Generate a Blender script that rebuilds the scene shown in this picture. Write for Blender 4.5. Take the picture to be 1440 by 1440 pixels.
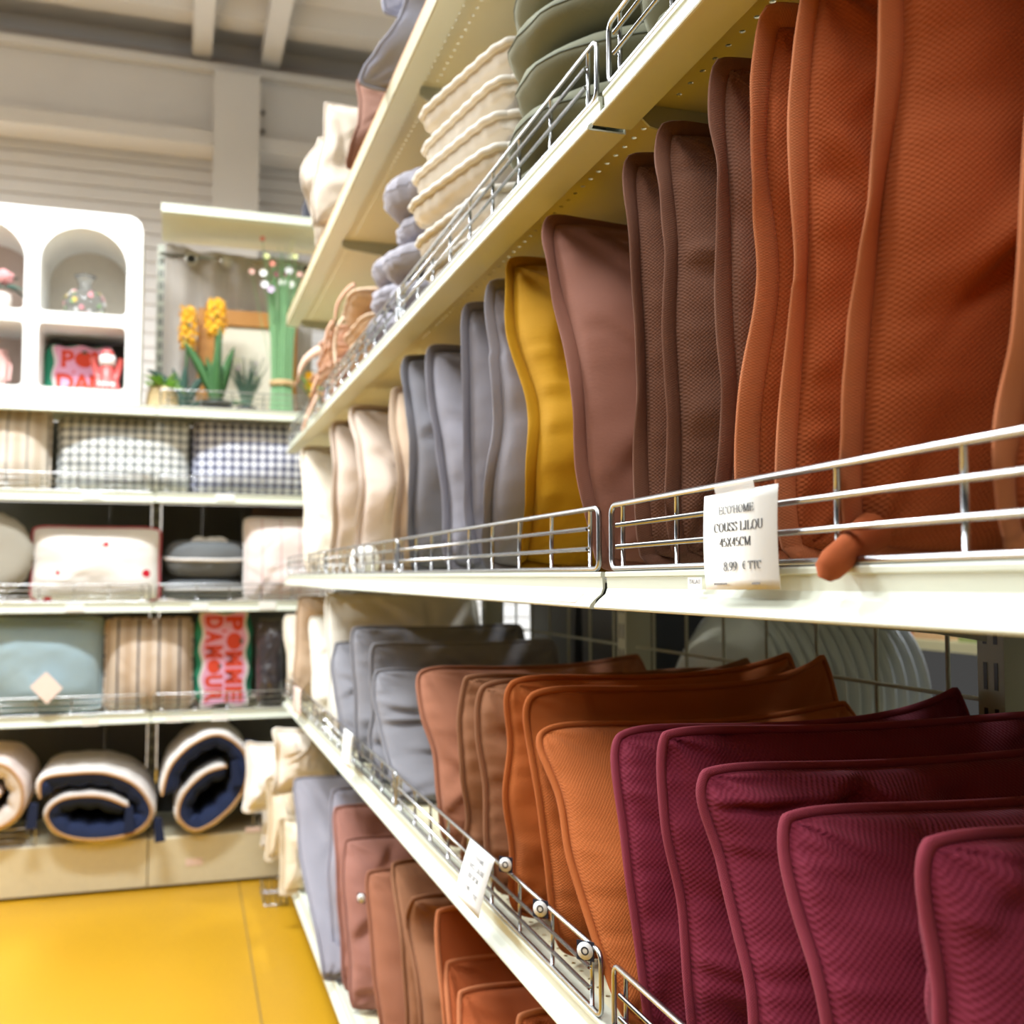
import bpy, math, random
import numpy as np
from mathutils import Vector, Matrix

for _o in list(bpy.data.objects):
    bpy.data.objects.remove(_o, do_unlink=True)
SC = bpy.context.scene
COL = SC.collection
random.seed(7)

# ------------------------------------------------------------------ camera
F_PX, CX, CY = 1495.0, 720.0, 720.0
CAM_H = 1.125                                   # lens height above the floor
_d1 = Vector(((241 - CX) / F_PX, -(810 - CY) / F_PX, -1.0)).normalized()   # aisle direction seen by the lens
_s = -(810 - CY) / F_PX
_Z = Vector((0, 1, _s)).normalized()
_X = _d1.cross(_Z).normalized()
AX = (_X, _d1, _Z)                              # world axes in camera coordinates
CAM_POS = Vector((0, 0, CAM_H))
R3 = Matrix((_X, _d1, _Z))
cam_d = bpy.data.cameras.new('camera')
cam_d.sensor_width = 36.0
cam_d.sensor_fit = 'HORIZONTAL'
cam_d.lens = 36.0 * F_PX / 1440.0
cam_d.clip_start = 0.02
cam_d.dof.use_dof = True
cam_d.dof.focus_distance = 0.93
cam_d.dof.aperture_fstop = 6.5
cam = bpy.data.objects.new('camera', cam_d)
COL.objects.link(cam)
cam.matrix_world = Matrix.Translation(CAM_POS) @ R3.to_4x4()
SC.camera = cam

def ray(px, py):
    return R3 @ Vector(((px - CX) / F_PX, -(py - CY) / F_PX, -1.0))
def atX(px, py, X):
    d = ray(px, py); return CAM_POS + d * (X / d.x)
def atY(px, py, Y):
    d = ray(px, py); return CAM_POS + d * (Y / d.y)
def atZ(px, py, Z):
    d = ray(px, py); return CAM_POS + d * ((Z - CAM_H) / d.z)

# ------------------------------------------------------------------ view, world, lamps
SC.view_settings.view_transform = 'Standard'
SC.view_settings.look = 'None'
SC.view_settings.gamma = 1.0
SC.view_settings.use_curve_mapping = False
SC.view_settings.exposure = -0.22
SC.cycles.max_bounces = 7
SC.cycles.diffuse_bounces = 4
SC.cycles.glossy_bounces = 3
SC.cycles.transmission_bounces = 6
SC.cycles.transparent_max_bounces = 8
SC.cycles.caustics_reflective = False
SC.cycles.caustics_refractive = False
SC.cycles.sample_clamp_indirect = 6.0
SC.cycles.use_denoising = True
W = bpy.data.worlds.new('hall_air'); SC.world = W; W.use_nodes = True
W.node_tree.nodes['Background'].inputs[0].default_value = (1.0, 0.98, 0.95, 1)
W.node_tree.nodes['Background'].inputs[1].default_value = 0.07

def tube_or_fill_lamp(loc, sx, sy, power, col=(0.88, 0.95, 1.0), rot=(0, 0, 0)):
    l = bpy.data.lights.new('tube_or_fill_light', 'AREA'); l.shape = 'RECTANGLE'
    l.size = sx; l.size_y = sy; l.energy = power; l.color = col
    o = bpy.data.objects.new('tube_or_fill_light', l); COL.objects.link(o)
    o.location = loc; o.rotation_euler = rot
    return o
tube_or_fill_lamp((-0.55, 2.90, 3.35), 1.0, 0.22, 138)
tube_or_fill_lamp((-0.60, 0.75, 3.35), 1.1, 0.22, 40)
tube_or_fill_lamp((-1.00, -0.90, 3.40), 1.2, 1.4, 40)
tube_or_fill_lamp((2.6, 1.7, 3.30), 0.3, 1.6, 80)
tube_or_fill_lamp((-3.6, 4.3, 3.60), 0.3, 1.6, 470)         # tubes of the neighbouring aisles
tube_or_fill_lamp((-2.6, 5.9, 3.20), 0.3, 1.2, 290)
tube_or_fill_lamp((3.2, 5.2, 3.30), 0.3, 1.6, 290)
tube_or_fill_lamp((-1.2, 0.6, 3.45), 4.0, 5.0, 210, rot=(math.pi, 0, 0))   # added fill: large upward panel brightens the roof, no fitting hangs there

# ------------------------------------------------------------------ helpers
def lin(c):
    if isinstance(c, str):
        c = tuple(int(c[i:i + 2], 16) for i in (0, 2, 4))
    return tuple(((v / 255.0) / 12.92 if v / 255.0 <= 0.04045 else ((v / 255.0 + 0.055) / 1.055) ** 2.4) for v in c)

MATS = {}
class NT:
    """small wrapper that strings shader nodes together"""
    def __init__(s, name):
        s.m = bpy.data.materials.new(name); s.m.use_nodes = True
        s.t = s.m.node_tree; s.b = s.t.nodes['Principled BSDF']
    def n(s, typ, **kw):
        x = s.t.nodes.new(typ)
        for k, v in kw.items(): setattr(x, k, v)
        return x
    def l(s, a, b): s.t.links.new(a, b)
    def math(s, op, a, b=None, c=None):
        x = s.n('ShaderNodeMath', operation=op)
        for i, v in enumerate((a, b, c)):
            if v is None: continue
            if isinstance(v, (int, float)): x.inputs[i].default_value = v
            else: s.l(v, x.inputs[i])
        return x.outputs[0]
    def mix(s, f, a, b):
        x = s.n('ShaderNodeMix', data_type='RGBA')
        for i, v in ((0, f), (6, a), (7, b)):
            if isinstance(v, (int, float)): x.inputs[i].default_value = v
            elif isinstance(v, tuple): x.inputs[i].default_value = (*v[:3], 1)
            else: s.l(v, x.inputs[i])
        return x.outputs[2]
    def uv(s):
        sep = s.n('ShaderNodeSeparateXYZ'); s.l(s.n('ShaderNodeTexCoord').outputs['UV'], sep.inputs[0])
        return sep.outputs[0], sep.outputs[1]
    def noise(s, scale, detail=3, coord='Object', rough=0.5):
        x = s.n('ShaderNodeTexNoise'); x.inputs['Scale'].default_value = scale
        x.inputs['Detail'].default_value = detail; x.inputs['Roughness'].default_value = rough
        s.l(s.n('ShaderNodeTexCoord').outputs[coord], x.inputs['Vector'])
        return x.outputs['Fac']
    def bump(s, h, strength=0.3, dist=0.001):
        x = s.n('ShaderNodeBump'); x.inputs['Strength'].default_value = strength
        x.inputs['Distance'].default_value = dist
        s.l(h, x.inputs['Height']); s.l(x.outputs[0], s.b.inputs['Normal'])
    def base(s, col):
        if isinstance(col, tuple): s.b.inputs['Base Color'].default_value = (*col[:3], 1)
        else: s.l(col, s.b.inputs['Base Color'])
    def set(s, rough=None, metal=None, sheen=None, spec=None, sheen_tint=None):
        if rough is not None: s.b.inputs['Roughness'].default_value = rough
        if metal is not None: s.b.inputs['Metallic'].default_value = metal
        if spec is not None: s.b.inputs['Specular IOR Level'].default_value = spec
        if sheen is not None:
            s.b.inputs['Sheen Weight'].default_value = sheen
            s.b.inputs['Sheen Roughness'].default_value = 0.35
        if sheen_tint is not None: s.b.inputs['Sheen Tint'].default_value = (*sheen_tint, 1)
        return s.m

def plain(name, col, rough=0.5, metal=0.0, grain=0.06, gscale=40.0, spec=0.5, bump=0.0):
    if name in MATS: return MATS[name]
    t = NT(name); c = lin(col)
    f = t.noise(gscale, 3)
    t.base(t.mix(f, tuple(v * (1 - grain) for v in c), tuple(min(1, v * (1 + grain)) for v in c)))
    if bump: t.bump(f, bump, 0.002)
    MATS[name] = t.set(rough, metal, None, spec); return MATS[name]

def fabric(name, col, weave=0.004, wb=0.5, sheen=0.35, mott=0.16, wcol=0.18, rough=0.9):
    """velvet upholstery: woven pebble relief on the UVs (metres) and a brushed nap"""
    if name in MATS: return MATS[name]
    t = NT(name); c = lin(col)
    nap = t.noise(9.0, 4, 'UV', 0.55)
    base = t.mix(nap, tuple(v * (1 - mott) for v in c), tuple(min(1, v * (1 + mott)) for v in c))
    if weave:
        u, v = t.uv()
        wob = t.noise(26.0, 2, 'UV')
        k = 2 * math.pi / weave
        a = t.math('SINE', t.math('MULTIPLY_ADD', wob, 2.2, t.math('MULTIPLY', u, k)))
        b = t.math('SINE', t.math('MULTIPLY_ADD', wob, -2.2, t.math('MULTIPLY', v, k)))
        h = t.math('MULTIPLY_ADD', t.math('MULTIPLY', a, b), 0.5, 0.5)
        base = t.mix(h, t.mix(wcol, base, (c[0] * 0.35, c[1] * 0.35, c[2] * 0.35)), base)
        t.bump(h, wb, weave * 0.22)
    else:
        t.bump(t.noise(300.0, 2, 'UV'), 0.25, 0.001)
    t.base(base)
    MATS[name] = t.set(rough, None, sheen, 0.2, tuple(min(1, 0.25 + 0.75 * (v ** 0.5)) for v in c)); return MATS[name]

def tag(o, label=None, cat=None, group=None, kind=None):
    if label: o['label'] = label
    if cat: o['category'] = cat
    if group: o['group'] = group
    if kind: o['kind'] = kind
    return o
def empty(name, loc=(0, 0, 0), rz=0.0):
    o = bpy.data.objects.new(name, None); COL.objects.link(o)
    o.location = loc; o.rotation_euler = (0, 0, rz); o.empty_display_size = 0.05
    return o
def thing(name, label, cat, loc=(0, 0, 0), rz=0.0, group=None):
    return tag(empty(name, loc, rz), label, cat, group)
def link(name, me, parent=None):
    o = bpy.data.objects.new(name, me); COL.objects.link(o)
    if parent is not None: o.parent = parent
    return o
def copy_tree(o, parent=None):
    c = o.copy(); COL.objects.link(c)
    if parent is not None: c.parent = parent
    for ch in list(o.children):
        copy_tree(ch, c)
    return c

def npmesh(name, verts, quads, mats, uvs=None, smooth=True, midx=None):
    """mesh from an (n,3) array and an (m,4) or list of faces; uvs per vertex"""
    me = bpy.data.meshes.new(name)
    verts = np.asarray(verts, dtype=np.float32)
    quads = np.asarray(quads, dtype=np.int32)
    nf, k = quads.shape
    me.vertices.add(len(verts)); me.vertices.foreach_set('co', verts.ravel())
    me.loops.add(nf * k); me.loops.foreach_set('vertex_index', quads.ravel())
    me.polygons.add(nf)
    me.polygons.foreach_set('loop_start', np.arange(0, nf * k, k, dtype=np.int32))
    if smooth: me.polygons.foreach_set('use_smooth', np.ones(nf, dtype=bool))
    if not isinstance(mats, (list, tuple)): mats = [mats]
    for m in mats: me.materials.append(m)
    if midx is not None: me.polygons.foreach_set('material_index', np.asarray(midx, dtype=np.int32))
    if uvs is not None:
        l = me.uv_layers.new(name='UVMap')
        l.data.foreach_set('uv', np.asarray(uvs, dtype=np.float32)[quads.ravel()].ravel())
    me.update(calc_edges=True); me.validate()
    return me

class MB:
    """collects boxes, prisms, tubes and lathes and links them as ONE mesh object"""
    def __init__(s): s.v = []; s.f = []; s.sm = []
    def add(s, vs, fs, smooth=False):
        o = len(s.v); s.v += [tuple(v) for v in vs]
        for f in fs: s.f.append(tuple(i + o for i in f)); s.sm.append(smooth)
        return s
    def box(s, x0, x1, y0, y1, z0, z1):
        return s.add([(x0, y0, z0), (x1, y0, z0), (x1, y1, z0), (x0, y1, z0), (x0, y0, z1), (x1, y0, z1), (x1, y1, z1), (x0, y1, z1)],
                     [(0, 3, 2, 1), (4, 5, 6, 7), (0, 1, 5, 4), (1, 2, 6, 5), (2, 3, 7, 6), (3, 0, 4, 7)])
    def prism(s, prof, axis, a, b, closed=True, smooth=False):
        """extrude a 2-D outline along x, y or z"""
        n = len(prof)
        def P(p, t): return {'x': (t, p[0], p[1]), 'y': (p[0], t, p[1]), 'z': (p[0], p[1], t)}[axis]
        vs = [P(p, a) for p in prof] + [P(p, b) for p in prof]
        fs = [(i, (i + 1) % n, n + (i + 1) % n, n + i) for i in range(n if closed else n - 1)]
        if closed: fs += [tuple(range(n - 1, -1, -1)), tuple(range(n, 2 * n))]
        return s.add(vs, fs, smooth)
    def tube(s, pts, r, n=8, closed=False, cap=True):
        pts = [Vector(p) for p in pts]; m = len(pts); vs = []; up = None
        for i, p in enumerate(pts):
            a = pts[(i - 1) % m] if (closed or i > 0) else p
            b = pts[(i + 1) % m] if (closed or i < m - 1) else p
            t = (b - a).normalized()
            if up is None: up = Vector((0, 0, 1)) if abs(t.z) < 0.9 else Vector((1, 0, 0))
            e = t.cross(up)
            if e.length < 1e-4: e = t.orthogonal()
            e.normalize(); g = e.cross(t).normalized(); up = g
            rr = r[i] if isinstance(r, (list, tuple)) else r
            for k in range(n):
                q = 2 * math.pi * k / n
                vs.append(p + e * (rr * math.cos(q)) + g * (rr * math.sin(q)))
        fs = []
        for i in range(m if closed else m - 1):
            j = (i + 1) % m
            for k in range(n):
                fs.append((i * n + k, i * n + (k + 1) % n, j * n + (k + 1) % n, j * n + k))
        if cap and not closed:
            fs += [tuple(range(n)), tuple(range((m - 1) * n + n - 1, (m - 1) * n - 1, -1))]
        return s.add(vs, fs, True)
    def lathe(s, prof, n=28, c=(0, 0, 0), cap=False):
        vs = []; m = len(prof)
        for (r, z) in prof:
            for k in range(n):
                q = 2 * math.pi * k / n
                vs.append((c[0] + r * math.cos(q), c[1] + r * math.sin(q), c[2] + z))
        fs = [(i * n + k, i * n + (k + 1) % n, (i + 1) * n + (k + 1) % n, (i + 1) * n + k) for i in range(m - 1) for k in range(n)]
        if cap: fs += [tuple(range(n - 1, -1, -1)), tuple(range((m - 1) * n, m * n))]
        return s.add(vs, fs, True)
    def mesh(s, name, m):
        me = bpy.data.meshes.new(name); me.from_pydata(s.v, [], s.f)
        me.polygons.foreach_set('use_smooth', s.sm)
        for q in (m if isinstance(m, (list, tuple)) else [m]): me.materials.append(q)
        me.update(); return me
    def build(s, name, m, parent=None):
        return link(name, s.mesh(name, m), parent)

_rs = np.random.RandomState(11)
_LAT = _rs.rand(64, 256, 256).astype(np.float32)[:24]
def vnoise(x, y, seed=0):
    """smooth value noise in [-1, 1]"""
    t = _LAT[seed % 24]
    xi = np.floor(x).astype(int); yi = np.floor(y).astype(int)
    fx = x - xi; fy = y - yi
    fx = fx * fx * (3 - 2 * fx); fy = fy * fy * (3 - 2 * fy)
    xi = (xi + 37 * seed) % 255; yi = (yi + 91 * seed) % 255
    a = t[xi, yi]; b = t[xi + 1, yi]; c = t[xi, yi + 1]; d = t[xi + 1, yi + 1]
    return 2 * ((a * (1 - fx) + b * fx) * (1 - fy) + (c * (1 - fx) + d * fx) * fy) - 1

# ------------------------------------------------------------------ soft goods
def creases(U, V, seed, n=7, amp=1.0):
    r = random.Random(seed * 131 + 5); D = np.zeros_like(U)
    for _ in range(n):
        cu, cv = r.uniform(-0.95, 0.3), r.uniform(-0.9, 0.9)
        an = r.choice([r.uniform(-0.5, 0.5), r.uniform(0.6, 1.1), r.uniform(-1.1, -0.6), math.pi / 2 + r.uniform(-0.3, 0.3)])
        ln, wd, k = r.uniform(0.18, 0.5), r.uniform(0.035, 0.075), r.uniform(0.5, 1.0)
        s = (U - cu) * math.cos(an) + (V - cv) * math.sin(an)
        t = -(U - cu) * math.sin(an) + (V - cv) * math.cos(an) + 0.10 * s * s * r.uniform(-1, 1)
        e = np.exp(-(s / ln) ** 2)
        D += k * e * (np.exp(-((t - wd) / (1.4 * wd)) ** 2) * 0.8 - np.exp(-(t / wd) ** 2))
    # puckers fanning out of the corners
    for su in (-1, 1):
        for sv in (-1, 1):
            ru = U - su; rv = V - sv
            rad = np.sqrt(ru * ru + rv * rv) + 1e-4; ang = np.arctan2(rv, ru)
            D += 0.38 * np.exp(-(rad / 0.33) ** 2) * np.sin(ang * 10 + seed + 2 * vnoise(rad * 3, ang * 2, seed))
    return D * amp

def grid_axes(n):
    s = np.linspace(-1, 1, n)
    return np.sin(s * math.pi / 2) * 0.55 + s * 0.45

def two_face(n, m):
    """index topology of a pillow: near sheet n x m, far sheet sharing its border. Returns quads, far index map, perimeter loop"""
    near = np.arange(n * m).reshape(n, m)
    far = near.copy(); k = n * m
    inner = np.zeros((n, m), bool); inner[1:-1, 1:-1] = True
    cnt = int(inner.sum()); far[inner] = k + np.arange(cnt)
    def q(g, flip):
        a, b, c, d = g[:-1, :-1], g[1:, :-1], g[1:, 1:], g[:-1, 1:]
        st = (a, d, c, b) if flip else (a, b, c, d)
        return np.stack([x.ravel() for x in st], 1)
    quads = np.vstack([q(near, False), q(far, True)])
    per = list(near[:, 0]) + list(near[-1, 1:]) + list(near[::-1, -1][1:]) + list(near[0, ::-1][1:-1])
    return quads, inner, np.array(per)

def sweep_loop(P, O, N, half_o, half_n, k=8, tilt=None, shift=0.0):
    """closed sweep of an elliptic section: half_o along outward O, half_n along N"""
    n = len(P); q = np.linspace(0, 2 * math.pi, k, endpoint=False)
    if tilt is not None:
        ct, st = np.cos(tilt)[:, None], np.sin(tilt)[:, None]
        O, N = O * ct + N * st, N * ct - O * st
    C = P + O * (half_o + shift)
    V = (C[:, None, :] + O[:, None, :] * (half_o * np.cos(q))[None, :, None] + N[:, None, :] * (half_n * np.sin(q))[None, :, None])
    idx = np.arange(n * k).reshape(n, k); nx = np.roll(idx, -1, 0)
    quads = np.stack([idx, np.roll(idx, -1, 1), np.roll(nx, -1, 1), nx], -1).reshape(-1, 4)
    d = np.linalg.norm(np.roll(P, -1, 0) - P, axis=1); s = np.concatenate([[0], np.cumsum(d)[:-1]])
    uv = np.stack([np.repeat(s, k), np.tile(q * 0.004, n)], 1)
    return V.reshape(-1, 3), quads, uv

def loop_frames(P, ydir=None):
    T = np.roll(P, -1, 0) - np.roll(P, 1, 0); T /= np.linalg.norm(T, axis=1)[:, None] + 1e-9
    c = P.mean(0); Nn = np.tile(np.array([0, 1.0, 0]) if ydir is None else ydir, (len(P), 1))
    O = np.cross(T, Nn); O /= np.linalg.norm(O, axis=1)[:, None] + 1e-9
    flip = np.sign(((P - c) * O).sum(1)); 
    if flip.sum() < 0: O = -O
    Nn = np.cross(O, T); return O, Nn

def cushion_mesh(fx, fz, fy, hn, hf, n=44, m=44, seed=0, wr=0.008, power=0.5, corner=0.016, ear=None, ncr=7, sx=2.4):
    """generic stuffed cushion. fx(U,V), fz(U,V): outline; fy(U,V,X,Z): mid sheet; hn/hf(U,V): half thickness towards -y / +y"""
    U, V = np.meshgrid(grid_axes(n), grid_axes(m), indexing='ij')
    X, Z = fx(U, V), fz(U, V)
    cf = (np.abs(U) ** 7) * (np.abs(V) ** 7)
    X = X - np.sign(U) * corner * cf; Z = Z - np.sign(V) * corner * cf
    Y = fy(U, V, X, Z)
    S = ((1 - np.abs(U) ** sx) * (1 - np.abs(V) ** sx)).clip(0) ** power
    ed = np.minimum(1 - np.abs(U), 1 - np.abs(V))
    fade = (S ** 0.6)
    def disp(sd):
        w = creases(U, V, sd, ncr) * 1.05 + 0.5 * vnoise(U * 2.6 + 9, V * 2.6, sd) + 0.28 * vnoise(U * 6 + 4, V * 6, sd + 1)
        w += 0.35 * np.exp(-ed / 0.09) * (vnoise(U * 17, V * 2.0, sd + 2) * (np.abs(V) > np.abs(U)) + vnoise(U * 2.0, V * 17, sd + 3) * (np.abs(U) >= np.abs(V)))
        return w * wr * fade
    A, B = hn(U, V), hf(U, V)
    da, db = disp(seed + 1), disp(seed + 5)
    yn = Y - np.minimum(np.maximum(A * S + da * np.minimum(1, A / 0.03), 0.0008 * (S > 0)), A)
    yf = Y + np.minimum(np.maximum(B * S + db * np.minimum(1, B / 0.03), 0.0008 * (S > 0)), B)
    if ear is not None:
        for (eu, ev, vec, pw) in ear:
            w = (((1 + eu * U) / 2) ** pw) * (((1 + ev * V) / 2) ** pw)
            X = X + vec[0] * w; Z = Z + vec[2] * w; yn = yn + vec[1] * w; yf = yf + vec[1] * w; Y = Y + vec[1] * w
    quads, inner, per = two_face(n, m)
    border = ~inner
    yn[border] = Y[border]
    vn = np.stack([X, yn, Z], -1).reshape(-1, 3)
    vf = np.stack([X, yf, Z], -1)[inner]
    verts = np.vstack([vn, vf])
    uvx, uvz = X.ravel(), Z.ravel()
    uv = np.vstack([np.stack([uvx, uvz], 1), np.stack([X[inner] + 3.1, Z[inner]], 1)])
    return verts, quads, uv, vn[per]

def dense_loop(P, k=2):
    n = len(P); t = np.arange(n * k) / k; i = np.floor(t).astype(int); f = (t - i)[:, None]
    return P[i % n] * (1 - f) + P[(i + 1) % n] * f

def finish_cushion(root, data, mat, edge, emat, seed=0, er=0.0048, fl=0.008, org=(0, 0, 0), body='cover'):
    verts, quads, uv, per = data
    org = np.array(org)
    c = link(body, npmesh(body, verts - org, quads, mat, uv), root)
    if edge:
        P = dense_loop(per, 2) - org
        O, N = loop_frames(P)
        s = np.arange(len(P)) * 1.0
        if edge == 'piping':
            V, q, u = sweep_loop(P, O, N, er, er, 8, None, -er * 0.7)
            link('piping', npmesh('piping', V, q, emat, u), root)
        elif edge == 'flange':
            d = np.linalg.norm(np.roll(P, -1, 0) - P, axis=1); s = np.concatenate([[0], np.cumsum(d)[:-1]])
            t = 0.5 * vnoise(s * 9, s * 0 + seed, seed) + 0.15 * vnoise(s * 28, s * 0 + 3, seed + 2)
            V, q, u = sweep_loop(P, O, N, fl, 0.0026, 10, t, -0.002)
            link('flange', npmesh('flange', V, q, emat, u), root)
    return c

# ------------------------------------------------------------------ materials of the hall and the racks
M_FLOOR = NT('yellow_floor')
def _floor():
    t = M_FLOOR; c = lin('B08314')
    a = t.noise(1.6, 4); b = t.noise(34.0, 3)
    base = t.mix(a, tuple(v * 0.94 for v in c), tuple(min(1, v * 1.05) for v in c))
    sp = t.math('GREATER_THAN', b, 0.72)
    base = t.mix(t.math('MULTIPLY', sp, 0.18), base, lin('B98A1E'))
    t.base(base); t.bump(b, 0.08, 0.001)
    return t.set(0.42, None, None, 0.4)
M_FLOOR = _floor()
M_CREAM = plain('cream_steel', 'CFD2C1', 0.38, 0, 0.025, 25)
M_CREAM2 = plain('cream_steel_deck', 'D6D0B0', 0.5, 0, 0.03, 18)
M_POST = plain('grey_green_steel', 'A9AB9C', 0.5, 0, 0.05, 20)
M_BACKP = plain('charcoal_back_panel', '55534F', 0.7, 0, 0.06, 14)
M_CHROME = plain('chrome_wire', 'B6B7B9', 0.26, 1.0, 0.03, 60)
M_ORANGE_EDGE = plain('orange_edge_strip', 'C4803A', 0.5)
M_PAPER = plain('white_paper', 'F3F2EF', 0.75, 0, 0.012, 30)
M_INK = plain('dark_ink', '2B2B30', 0.8)
M_INK2 = plain('faded_ink', '6E6E72', 0.8)
M_WALL = plain('beige_cladding', 'E2DEDB', 0.6, 0, 0.04, 3)
M_STEELBEAM = plain('beige_painted_steel', 'E4DED7', 0.55, 0, 0.04, 4)
M_DECKC = plain('ceiling_sheet', 'E2DCD5', 0.6, 0, 0.05, 2)
M_DARK = plain('hole_shade', '24252A', 0.45)  # flat dark colour standing in for shade inside slots and eyelet holes
M_CLEAR = None

H = CAM_H
FX = 0.39                       # plane of the right-hand shelf fronts
BAYW = 1.0
J1, J2, J3, J4 = 0.961, 1.969, 2.960, 3.95      # joints between the bays along the aisle
Z_T, Z_U, Z_M, Z_L, Z_B = H + 0.957, H + 0.484, H + 0.004, H - 0.430, H - 0.998   # top of each front lip
YB = 4.105                      # plane of the rear shelf fronts

# ------------------------------------------------------------------ setting
def structure(name, mb, m, parent=None, label=None):
    o = mb.build(name, m, parent)
    if parent is None: tag(o, label, None, None, 'structure')
    return o
f = MB().box(-2.3, 1.0, -5, 9, -0.05, 0)
structure('floor', f, M_FLOOR, None, 'smooth yellow resin shop floor')
MB().box(-6, -2.3, -5, 9, -0.05, 0).box(1.0, 5, -5, 9, -0.05, 0).build('added_grey_floor', plain('added_floor_grey', '7F7D78', 0.5), bpy.data.objects['floor'])  # unseen grey floor, added to cut the yellow bounce
# the thin dark joint across the floor
fo = bpy.data.objects['floor']
p0, p1 = atZ(336, 1243, 0), atZ(368, 1440, 0)
dd = (p1 - p0).normalized(); sd = Vector((-dd.y, dd.x, 0)) * 0.003
a, b = p0 - dd * 0.6, p1 + dd * 3
jm = MB().add([a - sd + Vector((0, 0, .0008)), a + sd + Vector((0, 0, .0008)), b + sd + Vector((0, 0, .0008)), b - sd + Vector((0, 0, .0008)),
               a - sd, a + sd, b + sd, b - sd], [(0, 1, 2, 3), (0, 4, 5, 1), (2, 6, 7, 3), (1, 5, 6, 2), (3, 7, 4, 0)])
jm.build('floor_joint', plain('joint_sealant', '86661C', 0.8), fo)

YW = 6.6                        # rear wall
CEIL_Z = atY(283, 100, YW).z
# rear wall: ribbed cladding below, plain sheet above
wall = tag(empty('wall_back', (0, YW, 0)), 'ribbed beige metal cladding of the back wall', None, None, 'structure')
zb = atY(150, 196, YW).z
nrib = 22
rib_h = (zb + 0.05) / 44.0
for i in range(44):
    z0 = i * rib_h
    r = MB().prism([(0.0, 0), (-0.012, 0.006), (-0.012, rib_h - 0.012), (0.0, rib_h - 0.004)], 'x', -6, 4.5)
    o = r.build('cladding_panel', M_WALL, wall); o.location = (0, 0, z0)
MB().box(-6, 4.5, 0.0, 0.06, 0, CEIL_Z + 0.1).build('backing_sheet', plain('wall_sheet', 'C9BEB2', 0.7), wall)

def girt(py0, px0, py1, px1, thick, name, lab):
    """horizontal steel member on the wall between two image rows"""
    z1, z0 = atY(px0, py0, YW - thick).z, atY(px1, py1, YW - thick).z
    m = MB().box(-6, 4.5, YW - thick, YW - 0.02, z0, z1)
    return structure(name, m, M_STEELBEAM, None, lab), z0, z1
_, g0, g1 = girt(78, 150, 176, 150, 0.16, 'trim_1', 'deep beige steel girder along the top of the back wall')
m = MB().box(-6, 4.5, YW - 0.26, YW - 0.02, g0 - 0.085, g0)
structure('trim_2', m, M_STEELBEAM, None, 'projecting lower flange of the beige girder')
m = MB().box(-6, 4.5, YW - 0.22, YW - 0.16, g1 - 0.03, g1 + 0.02)
structure('trim_3', m, M_STEELBEAM, None, 'thin upper flange of the beige girder')
# column
cl, cr = atY(299, 250, YW - 0.34), atY(364, 250, YW - 0.34)
colm = tag(empty('trim_4', ((cl.x + cr.x) / 2, YW - 0.34, 0)), 'beige steel column standing against the back wall', None, None, 'structure')
w = (cr.x - cl.x) / 2
ztop = atY(330, 102, YW - 0.34).z
MB().box(-w, w, 0, 0.02, 0, ztop).build('front_plate', M_STEELBEAM, colm)
MB().box(-w + 0.09, w - 0.09, 0.02, 0.32, 0, ztop).build('web', M_STEELBEAM, colm)
for i in range(3):
    bz = atY(372, 143 + 27 * i, YW - 0.34).z
    b = MB().lathe([(0.0, 0.0), (0.014, 0.0), (0.014, 0.012), (0.0, 0.012)], 6).build('bolt', plain('bolt_steel', '8A8278', 0.5, 0.4), colm)
    b.rotation_euler = (math.pi / 2, 0, 0); b.location = (w + 0.03, 0.16, bz)
# ceiling: trapezoidal roof sheet and two purlins running down the aisle
ce = tag(empty('ceiling', (0, 0, CEIL_Z + 0.12)), 'beige trapezoidal roof sheeting', None, None, 'structure')
pit = 0.62; y = YW + 0.3
k = 0
while y > -4:
    m = MB().prism([(y, 0.0), (y - 0.16, 0.0), (y - 0.22, 0.11), (y - pit + 0.06, 0.11), (y - pit, 0.0), (y - pit, 0.02), (y - pit + 0.06, 0.13), (y - 0.22, 0.13), (y - 0.16, 0.02), (y, 0.02)], 'x', -6, 4.5)
    m.build('roof_sheet', M_DECKC, ce); y -= pit; k += 1
for n_, pxa in ((5, 284), (6, 382)):
    c0 = atZ(pxa, 104 if n_ == 5 else 114, CEIL_Z + 0.03)
    x = atY(pxa, 108, YW - 0.3).x
    hw = 0.055
    m = MB().prism([(x - hw, CEIL_Z + 0.12), (x - hw, CEIL_Z - 0.0), (x + hw, CEIL_Z - 0.0), (x + hw, CEIL_Z + 0.12)], 'y', -4, YW - 0.16)
    structure('trim_%d' % n_, m, M_STEELBEAM, None, 'narrow pale roof purlin, %s of the two' % ('left' if n_ == 5 else 'right'))

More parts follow.
